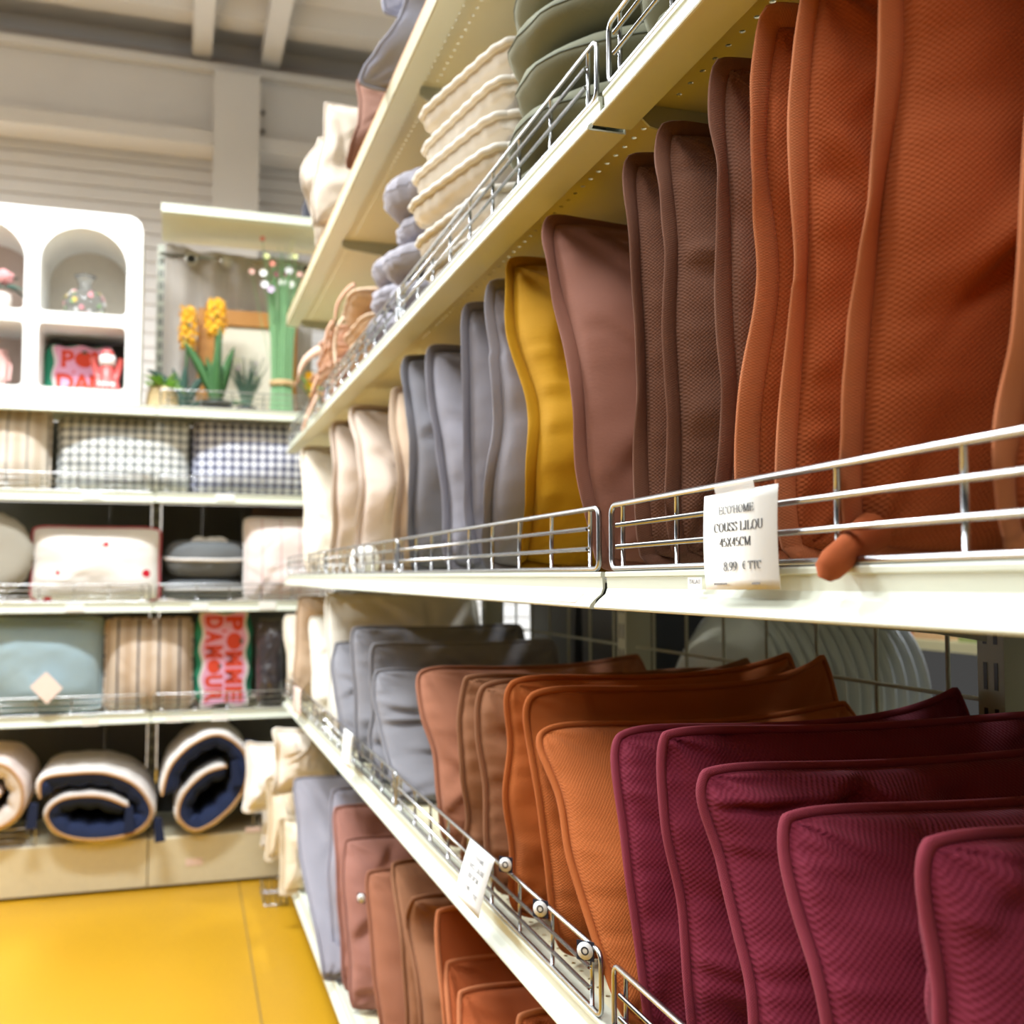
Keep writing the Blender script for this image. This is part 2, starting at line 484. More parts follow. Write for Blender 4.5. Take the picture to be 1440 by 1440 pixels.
# ------------------------------------------------------------------ shelf building blocks (local: length along x, front edge at y=0, lip top at z=0)
LIPH = 0.0355
DEPTH = 0.475
def deck_mesh(L, holes=True):
    """thin sheet with two rows of punched holes behind the front hem"""
    V = []; Fc = []
    z0, z1 = -0.0105, -0.009
    def quad(x0, x1, y0, y1, z, flip):
        o = len(V); V.extend([(x0, y0, z), (x1, y0, z), (x1, y1, z), (x0, y1, z)])
        Fc.append((o, o + 3, o + 2, o + 1) if flip else (o, o + 1, o + 2, o + 3))
    ya, yb = 0.041, 0.041 + 0.025 * 2
    pitch = 0.025; n = int((L - 0.03) / pitch); x0 = (L - n * pitch) / 2
    yend = DEPTH - 0.01
    for z, fl in ((z0, True), (z1, False)):
        quad(0.002, L - 0.002, yb, yend, z, fl)
        quad(0.002, x0, ya, yb, z, fl); quad(x0 + n * pitch, L - 0.002, ya, yb, z, fl)
    r = 0.0029
    for i in range(n):
        for j in range(2):
            cx, cy = x0 + (i + .5) * pitch, ya + (j + .5) * pitch
            o = len(V)
            sq = [(-1, -1), (0, -1), (1, -1), (1, 0), (1, 1), (0, 1), (-1, 1), (-1, 0)]
            for z in (z0, z1):
                for s in sq: V.append((cx + s[0] * pitch / 2, cy + s[1] * pitch / 2, z))
                for s in sq:
                    l = math.hypot(*s); V.append((cx + s[0] / l * r, cy + s[1] / l * r, z))
            for q in range(8):
                p = (q + 1) % 8
                Fc.append((o + q, o + 8 + q, o + 8 + p, o + p))
                Fc.append((o + 16 + q, o + 16 + p, o + 24 + p, o + 24 + q))
                Fc.append((o + 8 + q, o + 24 + q, o + 24 + p, o + 8 + p))
    me = bpy.data.meshes.new('deck'); me.from_pydata(V, [], Fc); me.materials.append(M_CREAM2); me.update(); return me

LIP_PROF = [(0.0165, 0.0), (0.0125, 0.0), (0.0118, -0.0012), (0.0118, -0.0046), (0.0135, -0.0056), (0.0142, -0.016), (0.0120, -0.0215), (0.0055, -0.0268), (0.0008, -0.0318),
            (0.0, -0.0340), (0.0006, -0.0355), (0.0022, -0.0362), (0.042, -0.0362), (0.042, -0.0105), (0.0405, -0.0105), (0.0405, -0.0345), (0.0048, -0.0345), (0.0072, -0.0275), (0.0140, -0.0218), (0.0165, -0.016)]
def lip_mesh(L, extra=0.0):
    p = [(y, z) for (y, z) in LIP_PROF]
    m = MB().prism([(a, b) for a, b in p], 'x', 0.0015, L - 0.0015)
    m.box(0.0165, 0.0420, 0, 0, 0, 0) if False else None
    me = m.mesh('front_lip', M_CREAM); return me
def ledge_mesh(L):
    # flat strip that joins lip and deck on top
    return MB().box(0.002, L - 0.002, 0.0150, 0.0425, -0.0105, -0.0085).mesh('front_ledge', M_CREAM)
def bracket_mesh(side):
    x0 = 0.0 if side < 0 else -0.003
    prof = [(0.052, -0.0115), (0.452, -0.0115), (0.452, -0.075), (0.39, -0.066), (0.20, -0.048), (0.075, -0.036), (0.060, -0.033), (0.052, -0.026)]
    return MB().prism(prof, 'x', x0, x0 + 0.003).mesh('bracket', M_POST)
SHELF = {'deck': deck_mesh(BAYW), 'lip': lip_mesh(BAYW), 'ledge': ledge_mesh(BAYW), 'bl': bracket_mesh(-1), 'br': bracket_mesh(1)}
def shelf(loc, rot, label, brackets=True, group=None):
    r = thing('metal_shelf', label, 'shelf', loc, 0, group)
    r.rotation_euler = rot
    link('deck', SHELF['deck'], r); link('front_lip', SHELF['lip'], r); link('front_ledge', SHELF['ledge'], r)
    if brackets:
        b = link('bracket', SHELF['bl'], r); b.location = (0.006, 0, 0)
        b = link('bracket', SHELF['br'], r); b.location = (BAYW - 0.006, 0, 0)
    return r

def fence_parts(L, hgt, wire=0.0023):
    """low chrome wire fence: closed frame, two long wires, short posts"""
    a, b = 0.012, L - 0.012; rr = 0.009; pts = []
    for (cx, cz, q0) in ((b - rr, hgt - rr, 0), (a + rr, hgt - rr, 90), (a + rr, rr, 180), (b - rr, rr, 270)):
        for q in (0, 30, 60, 90):
            t = math.radians(q0 + q); pts.append((cx + rr * math.cos(t), 0, cz + rr * math.sin(t)))
    out = {'frame': MB().tube(pts, wire * 1.2, 8, True).mesh('frame', M_CHROME)}
    out['wire'] = MB().tube([(a + 0.022, -0.0035, 0), (b - 0.022, -0.0035, 0)], wire, 8).mesh('wire', M_CHROME)
    out['post'] = MB().tube([(0, 0.001, 0.0), (0, 0.001, hgt)], wire, 8).mesh('post', M_CHROME)
    n = int(round((L - 0.08) / 0.118)); xs = [a + 0.026 + i * (L - 0.076) / n for i in range(n + 1)]
    out['xs'] = xs; out['h'] = hgt
    return out
FENCE = fence_parts(BAYW, 0.061)
FENCE_S = fence_parts(0.19, 0.061)
def fence(loc, rot, label, group=None, FENCE=FENCE):
    r = thing('wire_shelf_fence', label, 'fence', loc, 0, group); r.rotation_euler = rot
    link('frame', FENCE['frame'], r)
    for k in (1, 2):
        w = link('wire', FENCE['wire'], r); w.location = (0, 0, FENCE['h'] * k / 3.0)
    for x in FENCE['xs']:
        p = link('post', FENCE['post'], r); p.location = (x, 0, 0)
    return r

# ------------------------------------------------------------------ the right-hand rack
RZ = -math.pi / 2
_da = ray(263, 820); _da = _da / _da.y              # the nearest bay is a touch out of line with the others
YAW_A = -math.atan(_da.x); TILT_A = math.atan(-_da.z)
def bay_origin(k):
    return (J1, J2, J3, J4)[k]
BAYN = ('first bay from the camera', 'second bay from the camera', 'third bay from the camera', 'fourth bay at the far end')
LEVN = {'T': 'top shelf', 'U': 'upper shelf', 'M': 'middle shelf', 'L': 'lower shelf', 'B': 'bottom shelf'}
HOLD = {('T', 3): 'under cream overhanging cushions', ('T', 2): 'under brown overhanging cushion', ('T', 1): 'under grey overhanging cushion',
        ('U', 0): 'above rust and brown cushions', ('U', 1): 'under sage round and cream seat cushions', ('U', 2): 'under lilac round cushions', ('U', 3): 'under beige tied seat cushions',
        ('M', 0): 'under rust cushions, with the price card', ('M', 1): 'under mustard and grey cushions', ('M', 2): 'under cream cushions', ('M', 3): 'under palest cream cushions',
        ('L', 0): 'under maroon cushions', ('L', 1): 'under orange and tan cushions', ('L', 2): 'under grey cushions', ('L', 3): 'under cream cushions',
        ('B', 1): 'under rust cushions at the floor', ('B', 2): 'under rose and grey cushions at the floor', ('B', 3): 'under cream cushions at the floor'}
BAYR = {}
for lev, z in (('T', Z_T), ('U', Z_U), ('M', Z_M), ('L', Z_L), ('B', Z_B)):
    for k in range(4):
        if (lev, k) not in HOLD: continue
        # local x runs towards the camera, so the origin sits at the far joint of the bay
        if k == 0:
            rot = (0, 0, RZ + YAW_A)
            q = (Matrix.Rotation(YAW_A, 4, 'Z') @ Matrix.Rotation(-TILT_A, 4, 'X') @ Matrix.Rotation(RZ, 4, 'Z')).to_euler()
            loc = (FX, J1, z)
        else:
            q = (0, 0, RZ); loc = (FX, bay_origin(k), z)
        s = shelf(loc, q, 'cream metal %s of the right rack %s' % (LEVN[lev], HOLD[(lev, k)]), brackets=(lev == 'T' or (k == 0 and lev in 'UM')))
        BAYR[(lev, k)] = s
        if lev in 'UML':
            fo_ = fence((0, 0, 0), (0, 0, 0), 'chrome wire fence on the right rack, %s, %s' % (LEVN[lev], BAYN[k]))
            mw = Matrix.Translation(Vector(loc)) @ (q.to_matrix().to_4x4() if k == 0 else Matrix.Rotation(RZ, 4, 'Z'))
            fo_.matrix_world = mw @ Matrix.Translation((0, 0.0148, 0.0030))
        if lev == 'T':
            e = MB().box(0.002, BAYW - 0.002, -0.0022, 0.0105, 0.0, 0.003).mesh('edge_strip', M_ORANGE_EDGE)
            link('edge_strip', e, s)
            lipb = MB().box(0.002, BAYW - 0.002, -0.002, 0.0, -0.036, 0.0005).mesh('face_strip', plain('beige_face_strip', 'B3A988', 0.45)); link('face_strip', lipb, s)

# posts of the rack (slotted uprights) and base feet
def upright(x, y, z1, label, ang=0.0, half=0.02):
    r = thing('slotted_rack_post', label, 'post', (x, y, 0), ang)
    MB().box(0, 0.055, -half, half, 0, z1).build('column', M_POST, r)
    sl = MB()
    for k in range(int((z1 - 0.2) / 0.05)):
        for s in (-0.008, 0.008):
            sl.box(-0.0006, 0.001, s - 0.0028, s + 0.0028, 0.2 + k * 0.05, 0.2 + k * 0.05 + 0.03)
    o = sl.build('slot', M_DARK, r); o['kind'] = 'stuff'
    return r
XR = FX + DEPTH - 0.005
for k, (yy, nm) in enumerate(((J1, 'nearest, behind the maroon cushions'), (J2, 'second, behind the grey cushions'), (J3, 'third, behind cream cushions'), (J4, 'last, at the far end'))):
    upright(XR, yy, 2.35, 'slotted grey-green rack post, %s' % nm)
    bf = thing('rack_stand', 'grey-green adjustable base stand of the right rack, %s' % ('under the first joint', 'under the second joint', 'under rose cushions', 'beside the wire tray at the far end')[k], 'foot', (FX, yy, 0))
    MB().box(0.035, DEPTH, -0.016, 0.016, 0.03, 0.085).build('beam', M_POST, bf)
    MB().lathe([(0.0, 0), (0.016, 0), (0.016, 0.008), (0.006, 0.012), (0.006, 0.03), (0.0, 0.03)], 14, (0.055, 0, 0)).build('levelling_screw', plain('zinc', '8F9094', 0.35, 0.8), bf)

# wire mesh back of the two nearest bays
def wire_mesh(x, y0, y1, z0, z1, label):
    r = thing('wire_mesh_panel', label, 'mesh panel', (x, y0, 0))
    n = 7
    me = MB().tube([(0, 0, z0), (0, 0, z1)], 0.0028, 6).mesh('vertical_wire', M_POST)
    for i in range(n):
        o = link('vertical_wire', me, r); o.location = (0.005, (y1 - y0) * (i + 0.5) / n, 0)
    me = MB().tube([(0, 0, 0), (0, y1 - y0, 0)], 0.0028, 6).mesh('horizontal_wire', M_POST)
    k = 0; z = z0 + 0.03
    while z < z1:
        o = link('horizontal_wire', me, r); o.location = (0, 0, z); z += 0.085; k += 1
    return r
wire_mesh(XR + 0.02, J1 + 0.03, J2 - 0.03, 0.70, 1.12, 'grey wire mesh back panel behind orange and maroon cushions')
wire_mesh(XR + 0.02, J1 - 0.97, J1 - 0.03, 0.70, 1.12, 'grey wire mesh back panel right of the near slotted post')
wire_mesh(XR + 0.02, J2 + 0.03, J3 - 0.03, 0.70, 1.12, 'grey wire mesh back panel behind the grey cushions')
# closed back of the upper half of the rack
for k, (ya, yb2) in enumerate(((J1 - 0.97, J1 - 0.03), (J1 + 0.03, J2 - 0.03), (J2 + 0.03, J3 - 0.03), (J3 + 0.03, J4 - 0.03))):
    o = MB().box(XR + 0.03, XR + 0.036, ya, yb2, 1.15, 2.3).build('back_panel', M_CREAM2)
    tag(o, 'cream upper back panel of the right rack, %s' % BAYN[k], 'panel')
for k, (ya, yb2) in enumerate(((J1 + 0.03, J2 - 0.03), (J2 + 0.03, J3 - 0.03), (J3 + 0.03, J4 - 0.03))):
    o = MB().box(XR + 0.03, XR + 0.036, ya, yb2, 0.1, 0.62).build('back_panel', M_CREAM2)
    tag(o, 'cream lower back panel of the right rack, %s' % BAYN[k + 1], 'panel')

# ------------------------------------------------------------------ rows of upright cushions on the right-hand rack
COLS = dict(rust='A4532B', brown='76503F', rose='86594A', mustard='B08010', grey='87838A', greyd='78767C', cream='CBB8A9', palecream='D8CBB8', beige='B9A088',
            maroon='742235', orange='A65827', tan='885B3F', tanrose='925E46', rose2='98695D', lilac='918F9B', greybig='9A9898', ivory='DCD5C8', shadecream='B7A999', greyl='7E7C81')  # top shelf cream: ivory darkened, shade of the faces put in the colour
EDGE = dict(rust='C0764E', maroon='843240')
def fab(k, weave=0.0034, wb=0.6):
    return fabric(k + '_velvet', COLS[k], weave, wb, 0.10 if k in ('cream', 'palecream', 'beige', 'ivory') else 0.16, 0.13)
def fabe(k):
    return fabric(k + '_trim', EDGE.get(k, COLS[k]), 0.0022, 0.4, 0.15, 0.08)

def row(specs, Xp, Xs, zfun, width, edge, name, cat, group, hcap=0.085, sag=0.010, fl=0.008, ztopmax=9.0, zlift=0.008, jitter=0.01, wrm=2.1):
    """a row of cushions standing on edge; each spec gives its front seam as image points, top first, on the plane x=Xp"""
    curves = []
    for sp in specs:
        pts = [atX(q[0], q[1], q[2] if len(q) > 2 else sp.get('Xp', Xp)) for q in sp['seam']]
        zs = np.array([p.z for p in pts]); ys = np.array([p.y for p in pts]); xx = np.array([p.x for p in pts])
        o = np.argsort(zs); zs, ys, xx = zs[o], ys[o], xx[o]
        curves.append((zs, ys, min(pts[0].z, ztopmax), xx))
    def Y(i, z):
        zs, ys = curves[i][:2]
        # smoothed interpolation
        acc = 0
        for d in (-0.03, -0.015, 0, 0.015, 0.03): acc = acc + np.interp(z + d, zs, ys)
        return acc / 5.0
    def XS(i, z):
        acc = 0
        for d in (-0.03, 0, 0.03): acc = acc + np.interp(z + d, curves[i][0], curves[i][3])
        return acc / 3.0 + (Xs - Xp)
    out = []
    for i, sp in enumerate(specs):
        k = sp['c']; xs = float(XS(i, curves[i][2] - 0.2))
        ztop = curves[i][2]; yc = float(Y(i, (ztop + 0.9) / 2 if False else ztop))
        zb = float(curves[i][0][0]) if sp.get('high') else zfun(float(Y(i, ztop - 0.2))) + zlift
        w = sp.get('w', width); hh = ztop - zb
        yaw = sp.get('yaw', 0.0); seed = 3 * i + sp.get('seed', 0) + int(group.__hash__() % 1 if False else len(group))
        fx = lambda U, V: xs + (XS(i, zb + hh * (V + 1) / 2) - xs) * (1 - U) / 2 + w * (U + 1) / 2 + 0.006 * vnoise(V * 2.2, V * 0 + seed, seed) * (U < 0)
        sg = sp.get('sag', sag)
        fz = lambda U, V: zb + hh * (V + 1) / 2 - sg * (1 - U * U) * (V > 0) * V - sp.get('drop', 0.0) * (U + 1) / 2 * (V + 1) / 2
        fy = lambda U, V, X, Z: Y(i, Z) + yaw * (X - xs) + jitter * vnoise(U * 1.3 + 5, V * 1.1, seed) * (U + 1) / 2
        def gap(j, Z, dflt):
            if j < 0 or j >= len(specs): return np.full_like(Z, dflt)
            return np.abs(Y(j, np.minimum(Z, curves[j][2])) - Y(i, Z))
        U, V = np.meshgrid(grid_axes(sp.get('n', 44)), grid_axes(sp.get('n', 44)), indexing='ij')
        Z = fz(U, V)
        hcp = sp.get('cap', hcap)
        hn = lambda U, V: np.clip(gap(i - 1, Z, 0.16) * 0.48 - 0.002, 0.003, hcp)
        hf = lambda U, V: np.clip(gap(i + 1, Z, 0.16) * 0.48 - 0.002, 0.003, hcp)
        n = sp.get('n', 44)
        yo = float(Y(i, zb))
        root = thing(name, sp['label'], cat, (xs + w / 2, yo, zb), 0, sp.get('group', group))
        data = cushion_mesh(fx, fz, fy, hn, hf, n, n, seed, wrm * sp.get("wr", 0.007), sp.get('pw', 0.42), sp.get('corner', 0.008), sp.get('ear'), sp.get('ncr', 7), sp.get('sx', 2.6))
        finish_cushion(root, data, fab(k, sp.get('weave', 0.0034)), sp.get('edge', edge), fabe(k), seed, 0.0046, sp.get('fl', fl), (xs + w / 2, yo, zb))
        out.append((root, data, Y, i))
    return out

def zM(y): return Z_M - 0.009 + max(0.0, J1 - y) * math.tan(TILT_A)
def zL(y): return Z_L - 0.009 + max(0.0, J1 - y) * math.tan(TILT_A)
def zB(y): return Z_B - 0.009

rowM = [
 dict(c='rust', n=80, weave=0.0036, seam=[(1475, -385), (1455, 100), (1445, 300), (1428, 470), (1412, 560), (1398, 660), (1386, 740), (1400, 775)], label='rust velvet cushion cut by the right edge on middle shelf, nearest of its row', ear=None),
 dict(c='rust', n=96, weave=0.0036, fl=0.0095, seam=[(1262, -190), (1243, -80), (1240, 0), (1231, 100), (1219, 250), (1208, 400), (1199, 550), (1190, 650), (1178, 790)], label='large rust velvet cushion whose lower corner flops over the fence', ear=None, wr=0.006),
 dict(c='rust', n=84, weave=0.0036, seam=[(1112, -42), (1108, 0), (1109, 100), (1108, 300), (1100, 500), (1090, 640), (1088, 790)], label='rust velvet cushion with woven pebble texture right behind the price card'),
 dict(c='rust', n=60, fl=0.010, seam=[(1056, 14), (1052, 60), (1058, 150), (1064, 350), (1058, 500), (1046, 650), (1044, 790)], label='thin rust cushion squeezed between brown and rust cushions'),
 dict(c='brown', n=64, seam=[(990, 80), (989, 100), (1000, 250), (1008, 400), (1010, 560), (1005, 680), (1008, 790)], label='dark brown velvet cushion beside the rust ones, tallest of the browns'),
 dict(c='brown', n=64, seam=[(910, 176), (915, 215), (928, 290), (936, 440), (940, 600), (940, 790)], label='dark brown velvet cushion with wavy front seam, second of the browns', wr=0.009),
 dict(c='brown', n=60, seam=[(861, 220), (863, 250), (876, 300), (881, 440), (886, 600), (889, 740), (885, 795)], label='narrow brown velvet cushion right of the smooth rose-brown cushion'),
 dict(c='rose', n=72, weave=0, seam=[(756, 305), (775, 400), (795, 470), (808, 560), (818, 680), (822, 795)], label='smooth rose-brown cushion leaning beside the mustard cushion', wr=0.006, pw=0.5),
 dict(c='mustard', n=76, weave=0, seam=[(694, 352), (700, 400), (718, 500), (738, 570), (747, 640), (741, 740), (730, 798)], label='mustard yellow velvet cushion slumping on middle shelf', wr=0.013, ncr=10, ear=[(-1, -1, (0.0, 0.05, 0.0), 7)]),
 dict(c='grey', n=56, weave=0, seam=[(676, 398), (680, 440), (687, 520), (689, 600), (683, 690), (668, 795)], label='grey velvet cushion directly left of the mustard one', wr=0.009),
 dict(c='grey', n=52, weave=0, seam=[(643, 430), (648, 500), (651, 620), (653, 740), (655, 795)], label='grey velvet cushion, second left of the mustard one', wr=0.008),
 dict(c='grey', n=52, weave=0, seam=[(589, 489), (594, 530), (607, 620), (619, 740), (624, 795)], label='grey velvet cushion with leaning seam, third left of the mustard one', wr=0.010, ncr=10),
 dict(c='greyd', n=48, weave=0, seam=[(563, 502), (568, 550), (577, 600), (576, 700), (572, 795)], label='grey velvet cushion with wavy pale seam, beside the beige cushion', wr=0.009),
 dict(c='beige', n=48, weave=0, seam=[(541, 547), (546, 590), (555, 640), (558, 690), (550, 795)], label='beige velvet cushion with crooked seam left of the greys', wr=0.010),
 dict(c='cream', n=52, weave=0, seam=[(489, 574), (497, 620), (503, 690), (500, 740), (495, 795)], label='cream satin cushion with deep creases at mid height', wr=0.012, ncr=10),
 dict(c='cream', n=44, weave=0, seam=[(461, 588), (466, 650), (466, 700), (460, 795)], label='cream cushion in shadow left of the creased cream one', wr=0.009),
 dict(c='palecream', n=40, weave=0, seam=[(418, 625), (424, 700), (430, 795)], label='palest cream cushion at the far end of middle shelf', wr=0.010, Xp=0.395),
]
row(rowM, 0.4105, 0.4245, zM, 0.43, 'flange', 'square_cushion', 'cushion', 'square cushions on the middle shelf', ztopmax=Z_U - 0.056, zlift=0.017)

rowL = [
 dict(c='maroon', n=84, weave=0.0044, seam=[(1282, 1172), (1284, 1230), (1300, 1320), (1318, 1440)], label='maroon velvet cushion in the lower right corner, nearest of the maroons', edge='piping'),
 dict(c='maroon', n=84, weave=0.0036, seam=[(1084, 1137), (1100, 1230), (1140, 1340), (1172, 1440)], label='maroon piped cushion, second from the right corner'),
 dict(c='maroon', n=80, weave=0.0036, seam=[(978, 1076), (990, 1170), (1020, 1300), (1058, 1440)], label='maroon piped cushion, third from the right corner'),
 dict(c='maroon', n=72, weave=0.004, seam=[(918, 1024), (929, 1120), (948, 1290), (966, 1440)], label='maroon piped cushion, fourth from the right, with creased corner', wr=0.009),
 dict(c='maroon', n=64, weave=0.004, seam=[(842, 1020), (860, 1100), (885, 1260), (906, 1440)], label='maroon piped cushion touching the orange ones', corner=0.012, ear=[(1, 1, (0,0,0.032), 8)]),
 dict(c='orange', n=72, weave=0.003, seam=[(742, 1014), (775, 1100), (802, 1200), (842, 1330), (880, 1440)], label='orange piped cushion bulging over the fence beside the maroons', corner=0.012, ear=[(1, 1, (0,0,0.018), 8)], wr=0.008),
 dict(c='orange', n=60, weave=0.003, seam=[(736, 966), (737, 1030), (750, 1100), (766, 1240), (773, 1340)], label='orange piped cushion, middle of the three orange ones', corner=0.012, ear=[(1, 1, (0,0.01,0.036), 8)]),
 dict(c='orange', n=60, weave=0, seam=[(706, 950), (708, 1010), (712, 1100), (716, 1260)], label='orange piped cushion next to the tan ones', corner=0.012, ear=[(1, 1, (0,0,0.027), 8)], wr=0.009),
 dict(c='tan', n=52, weave=0, seam=[(669, 955), (672, 1010), (678, 1080), (686, 1210)], label='tan piped cushion left of the orange ones', corner=0.012, ear=[(1, 1, (0,0,0.027), 8)], wr=0.011),
 dict(c='tan', n=52, weave=0, seam=[(641, 948), (645, 1010), (650, 1090), (650, 1180)], label='narrow tan piped cushion with a twisted seam', wr=0.010),
 dict(c='tanrose', n=60, weave=0, seam=[(581, 936), (590, 980), (603, 1050), (618, 1160)], label='rosy tan piped cushion facing out beside the grey ones', corner=0.012, ear=[(1, 1, (0,0,0.018), 8)], wr=0.008),
 dict(c='greyl', n=60, weave=0, seam=[(520, 940), (526, 1000), (538, 1070), (556, 1130)], label='grey piped cushion with bare fence in front, nearest grey one', wr=0.009),
 dict(c='greyl', n=52, weave=0, seam=[(515, 903), (518, 980), (522, 1060), (530, 1100)], label='grey piped cushion, second of the lower shelf greys', wr=0.009),
 dict(c='greyl', n=48, weave=0, seam=[(490, 880), (495, 960), (500, 1060)], label='plump grey cushion with rounded top corner on lower shelf', wr=0.010),
 dict(c='greyl', n=40, weave=0, seam=[(463, 902), (472, 980), (480, 1050)], label='short blue-grey cushion beside the tall ivory one', wr=0.009),
 dict(c='ivory', n=44, weave=0, seam=[(456, 834), (460, 920), (466, 1010)], label='tall ivory-grey cushion reaching up to middle shelf', wr=0.007),
 dict(c='ivory', n=36, weave=0, seam=[(431, 866), (437, 930), (442, 990)], label='pale grey-white cushion with a drooping top on lower shelf', wr=0.012),
 dict(c='beige', n=36, weave=0, seam=[(416, 838), (414, 900), (413, 960)], label='tan-beige cushion near the far end of lower shelf', wr=0.010),
 dict(c='palecream', n=36, weave=0, seam=[(399, 864), (401, 900), (404, 950)], label='cream cushion at the very end of lower shelf', wr=0.010, Xp=0.40),
]
row(rowL, 0.4115, 0.4165, zL, 0.435, 'piping', 'lumbar_cushion', 'cushion', 'piped cushions on the lower shelf', hcap=0.07, sag=0.010, wrm=2.4, ztopmax=Z_M - 0.048)

rowB = [
 dict(c='rust', n=52, weave=0, seam=[(716, 1422), (722, 1500)], label='rust cushion peeking under the lower shelf lip, nearest on bottom shelf', wr=0.012),
 dict(c='rust', n=56, weave=0, seam=[(629, 1386), (640, 1440), (650, 1560)], label='rust velvet cushion, second on bottom shelf, with a folded corner', wr=0.014),
 dict(c='rust', n=56, weave=0, seam=[(611, 1345), (622, 1400), (636, 1500)], label='rust velvet cushion, third on bottom shelf', wr=0.013),
 dict(c='rust', n=56, weave=0, seam=[(607, 1275), (613, 1340), (624, 1440)], label='rust velvet cushion beside the tan ones on bottom shelf', wr=0.012),
 dict(c='tan', n=52, weave=0, seam=[(577, 1262), (568, 1300), (582, 1360), (592, 1440)], label='tan piped cushion with bent seam next to the rust ones on bottom shelf', wr=0.010),
 dict(c='tan', n=52, weave=0, seam=[(541, 1208), (548, 1250), (562, 1310), (570, 1440)], label='tan cushion with a curled corner on bottom shelf', wr=0.011),
 dict(c='tanrose', n=48, weave=0, seam=[(512, 1222), (518, 1290), (532, 1440)], label='rosy tan cushion, narrow, on bottom shelf', wr=0.009),
 dict(c='rose2', n=56, weave=0, seam=[(478, 1178), (483, 1260), (492, 1440)], label='dusty rose cushion with a small label on bottom shelf', wr=0.010),
 dict(c='rose2', n=52, weave=0, seam=[(467, 1132), (474, 1200), (482, 1440)], label='dusty rose cushion, taller, behind the labelled one', wr=0.010),
 dict(c='lilac', n=44, weave=0, seam=[(459, 1108), (462, 1200), (470, 1400)], label='blue-grey cushion pressed against the dusty rose ones', wr=0.009),
 dict(c='grey', n=52, weave=0, seam=[(408, 1092), (418, 1180), (440, 1300), (452, 1350)], label='grey satin cushion facing out on bottom shelf', wr=0.012, ncr=12, Xp=0.37),
]
row(rowB, 0.408, 0.413, zB, 0.43, 'piping', 'floor_shelf_cushion', 'cushion', 'piped cushions on the bottom shelf', hcap=0.09, sag=0.008)

# ------------------------------------------------------------------ cushions lying on the upper and top shelves
def stripe_fabric(name, base, stripe, period, width, axis=0, second=None, bump=0.2, offs=0.0):
    if name in MATS: return MATS[name]
    t = NT(name); u = t.uv()[axis]
    fr = t.math('FRACT', t.math('MULTIPLY_ADD', u, 1.0 / period, offs + 50.0))
    m = t.math('LESS_THAN', t.math('ABSOLUTE', t.math('SUBTRACT', fr, 0.5)), width / period / 2)
    c = t.mix(m, lin(base), lin(stripe))
    if second:
        fr2 = t.math('FRACT', t.math('MULTIPLY_ADD', u, 1.0 / period, offs + 50.5))
        m2 = t.math('LESS_THAN', t.math('ABSOLUTE', t.math('SUBTRACT', fr2, 0.5)), second[1] / period / 2)
        c = t.mix(m2, c, lin(second[0]))
    t.base(c); t.bump(t.noise(420.0, 2, 'UV'), bump, 0.001)
    MATS[name] = t.set(0.9, None, 0.1, 0.2); return MATS[name]

def round_mesh(R, th, seed, n=56, m=18, tuft=0.0, sag=0.0, dim=0.25, wr=0.006):
    """soft disc: superellipse section, puckered rim"""
    V = []; q = np.linspace(0, 2 * math.pi, n, endpoint=False); t = np.linspace(-math.pi / 2, math.pi / 2, m)
    rows = []
    for tt in t:
        c, s = max(0.0, math.cos(tt)), math.sin(tt)
        r = R * (c ** 0.30) if c > 1e-6 else 0.004
        r = max(r, 0.004)
        z = th / 2 * math.copysign(abs(s) ** 1.0, s)
        f = r / R
        z = z * (1 - dim * (1 - f) ** 1.6)
        rim = f ** 3
        w = wr * rim * (vnoise(q * 5.1, q * 0 + tt * 2 + 3, seed) + 0.6 * vnoise(q * 11, q * 0 + tt * 3, seed + 1)) - tuft * rim * np.abs(np.cos(q * 12 + seed)) ** 6
        rr = r + w
        zz = z + 0.5 * wr * vnoise(np.cos(q) * f * 3 + 7, np.sin(q) * f * 3 + seed, seed + 2) + sag * f * f * np.cos(q - seed)
        rows.append(np.stack([rr * np.cos(q), rr * np.sin(q), zz + th / 2], 1))
    V = np.vstack(rows); idx = np.arange(m * n).reshape(m, n); nx = np.roll(idx, -1, 1)
    quads = np.stack([idx[:-1], nx[:-1], nx[1:], idx[1:]], -1).reshape(-1, 4)
    uv = np.stack([V[:, 0] + 0.2 * V[:, 2], V[:, 1] + V[:, 2]], 1)
    mid = rows[m // 2] if m % 2 else (rows[m // 2 - 1] + rows[m // 2]) / 2
    return V, quads, uv, mid
def round_cushion(loc, R, th, mat, trim, label, group, seed=0, tilt=(0, 0), er=0.0013, cat='cushion', name='round_cushion', **kw):
    r = thing(name, label, cat, loc, random.uniform(0, 6), group)
    r.rotation_euler = (tilt[0], tilt[1], 0)
    V, q, uv, mid = round_mesh(R, th, seed, **kw)
    link('cover', npmesh('cover', V, q, mat, uv), r)
    O = mid - mid.mean(0); O /= np.linalg.norm(O, axis=1)[:, None]
    N = np.tile(np.array([0, 0, 1.0]), (len(mid), 1))
    Vp, qp, up = sweep_loop(mid, O, N, er, er, 6, None, -er * 0.8)
    link('piping', npmesh('piping', Vp, qp, trim, up), r)
    return r

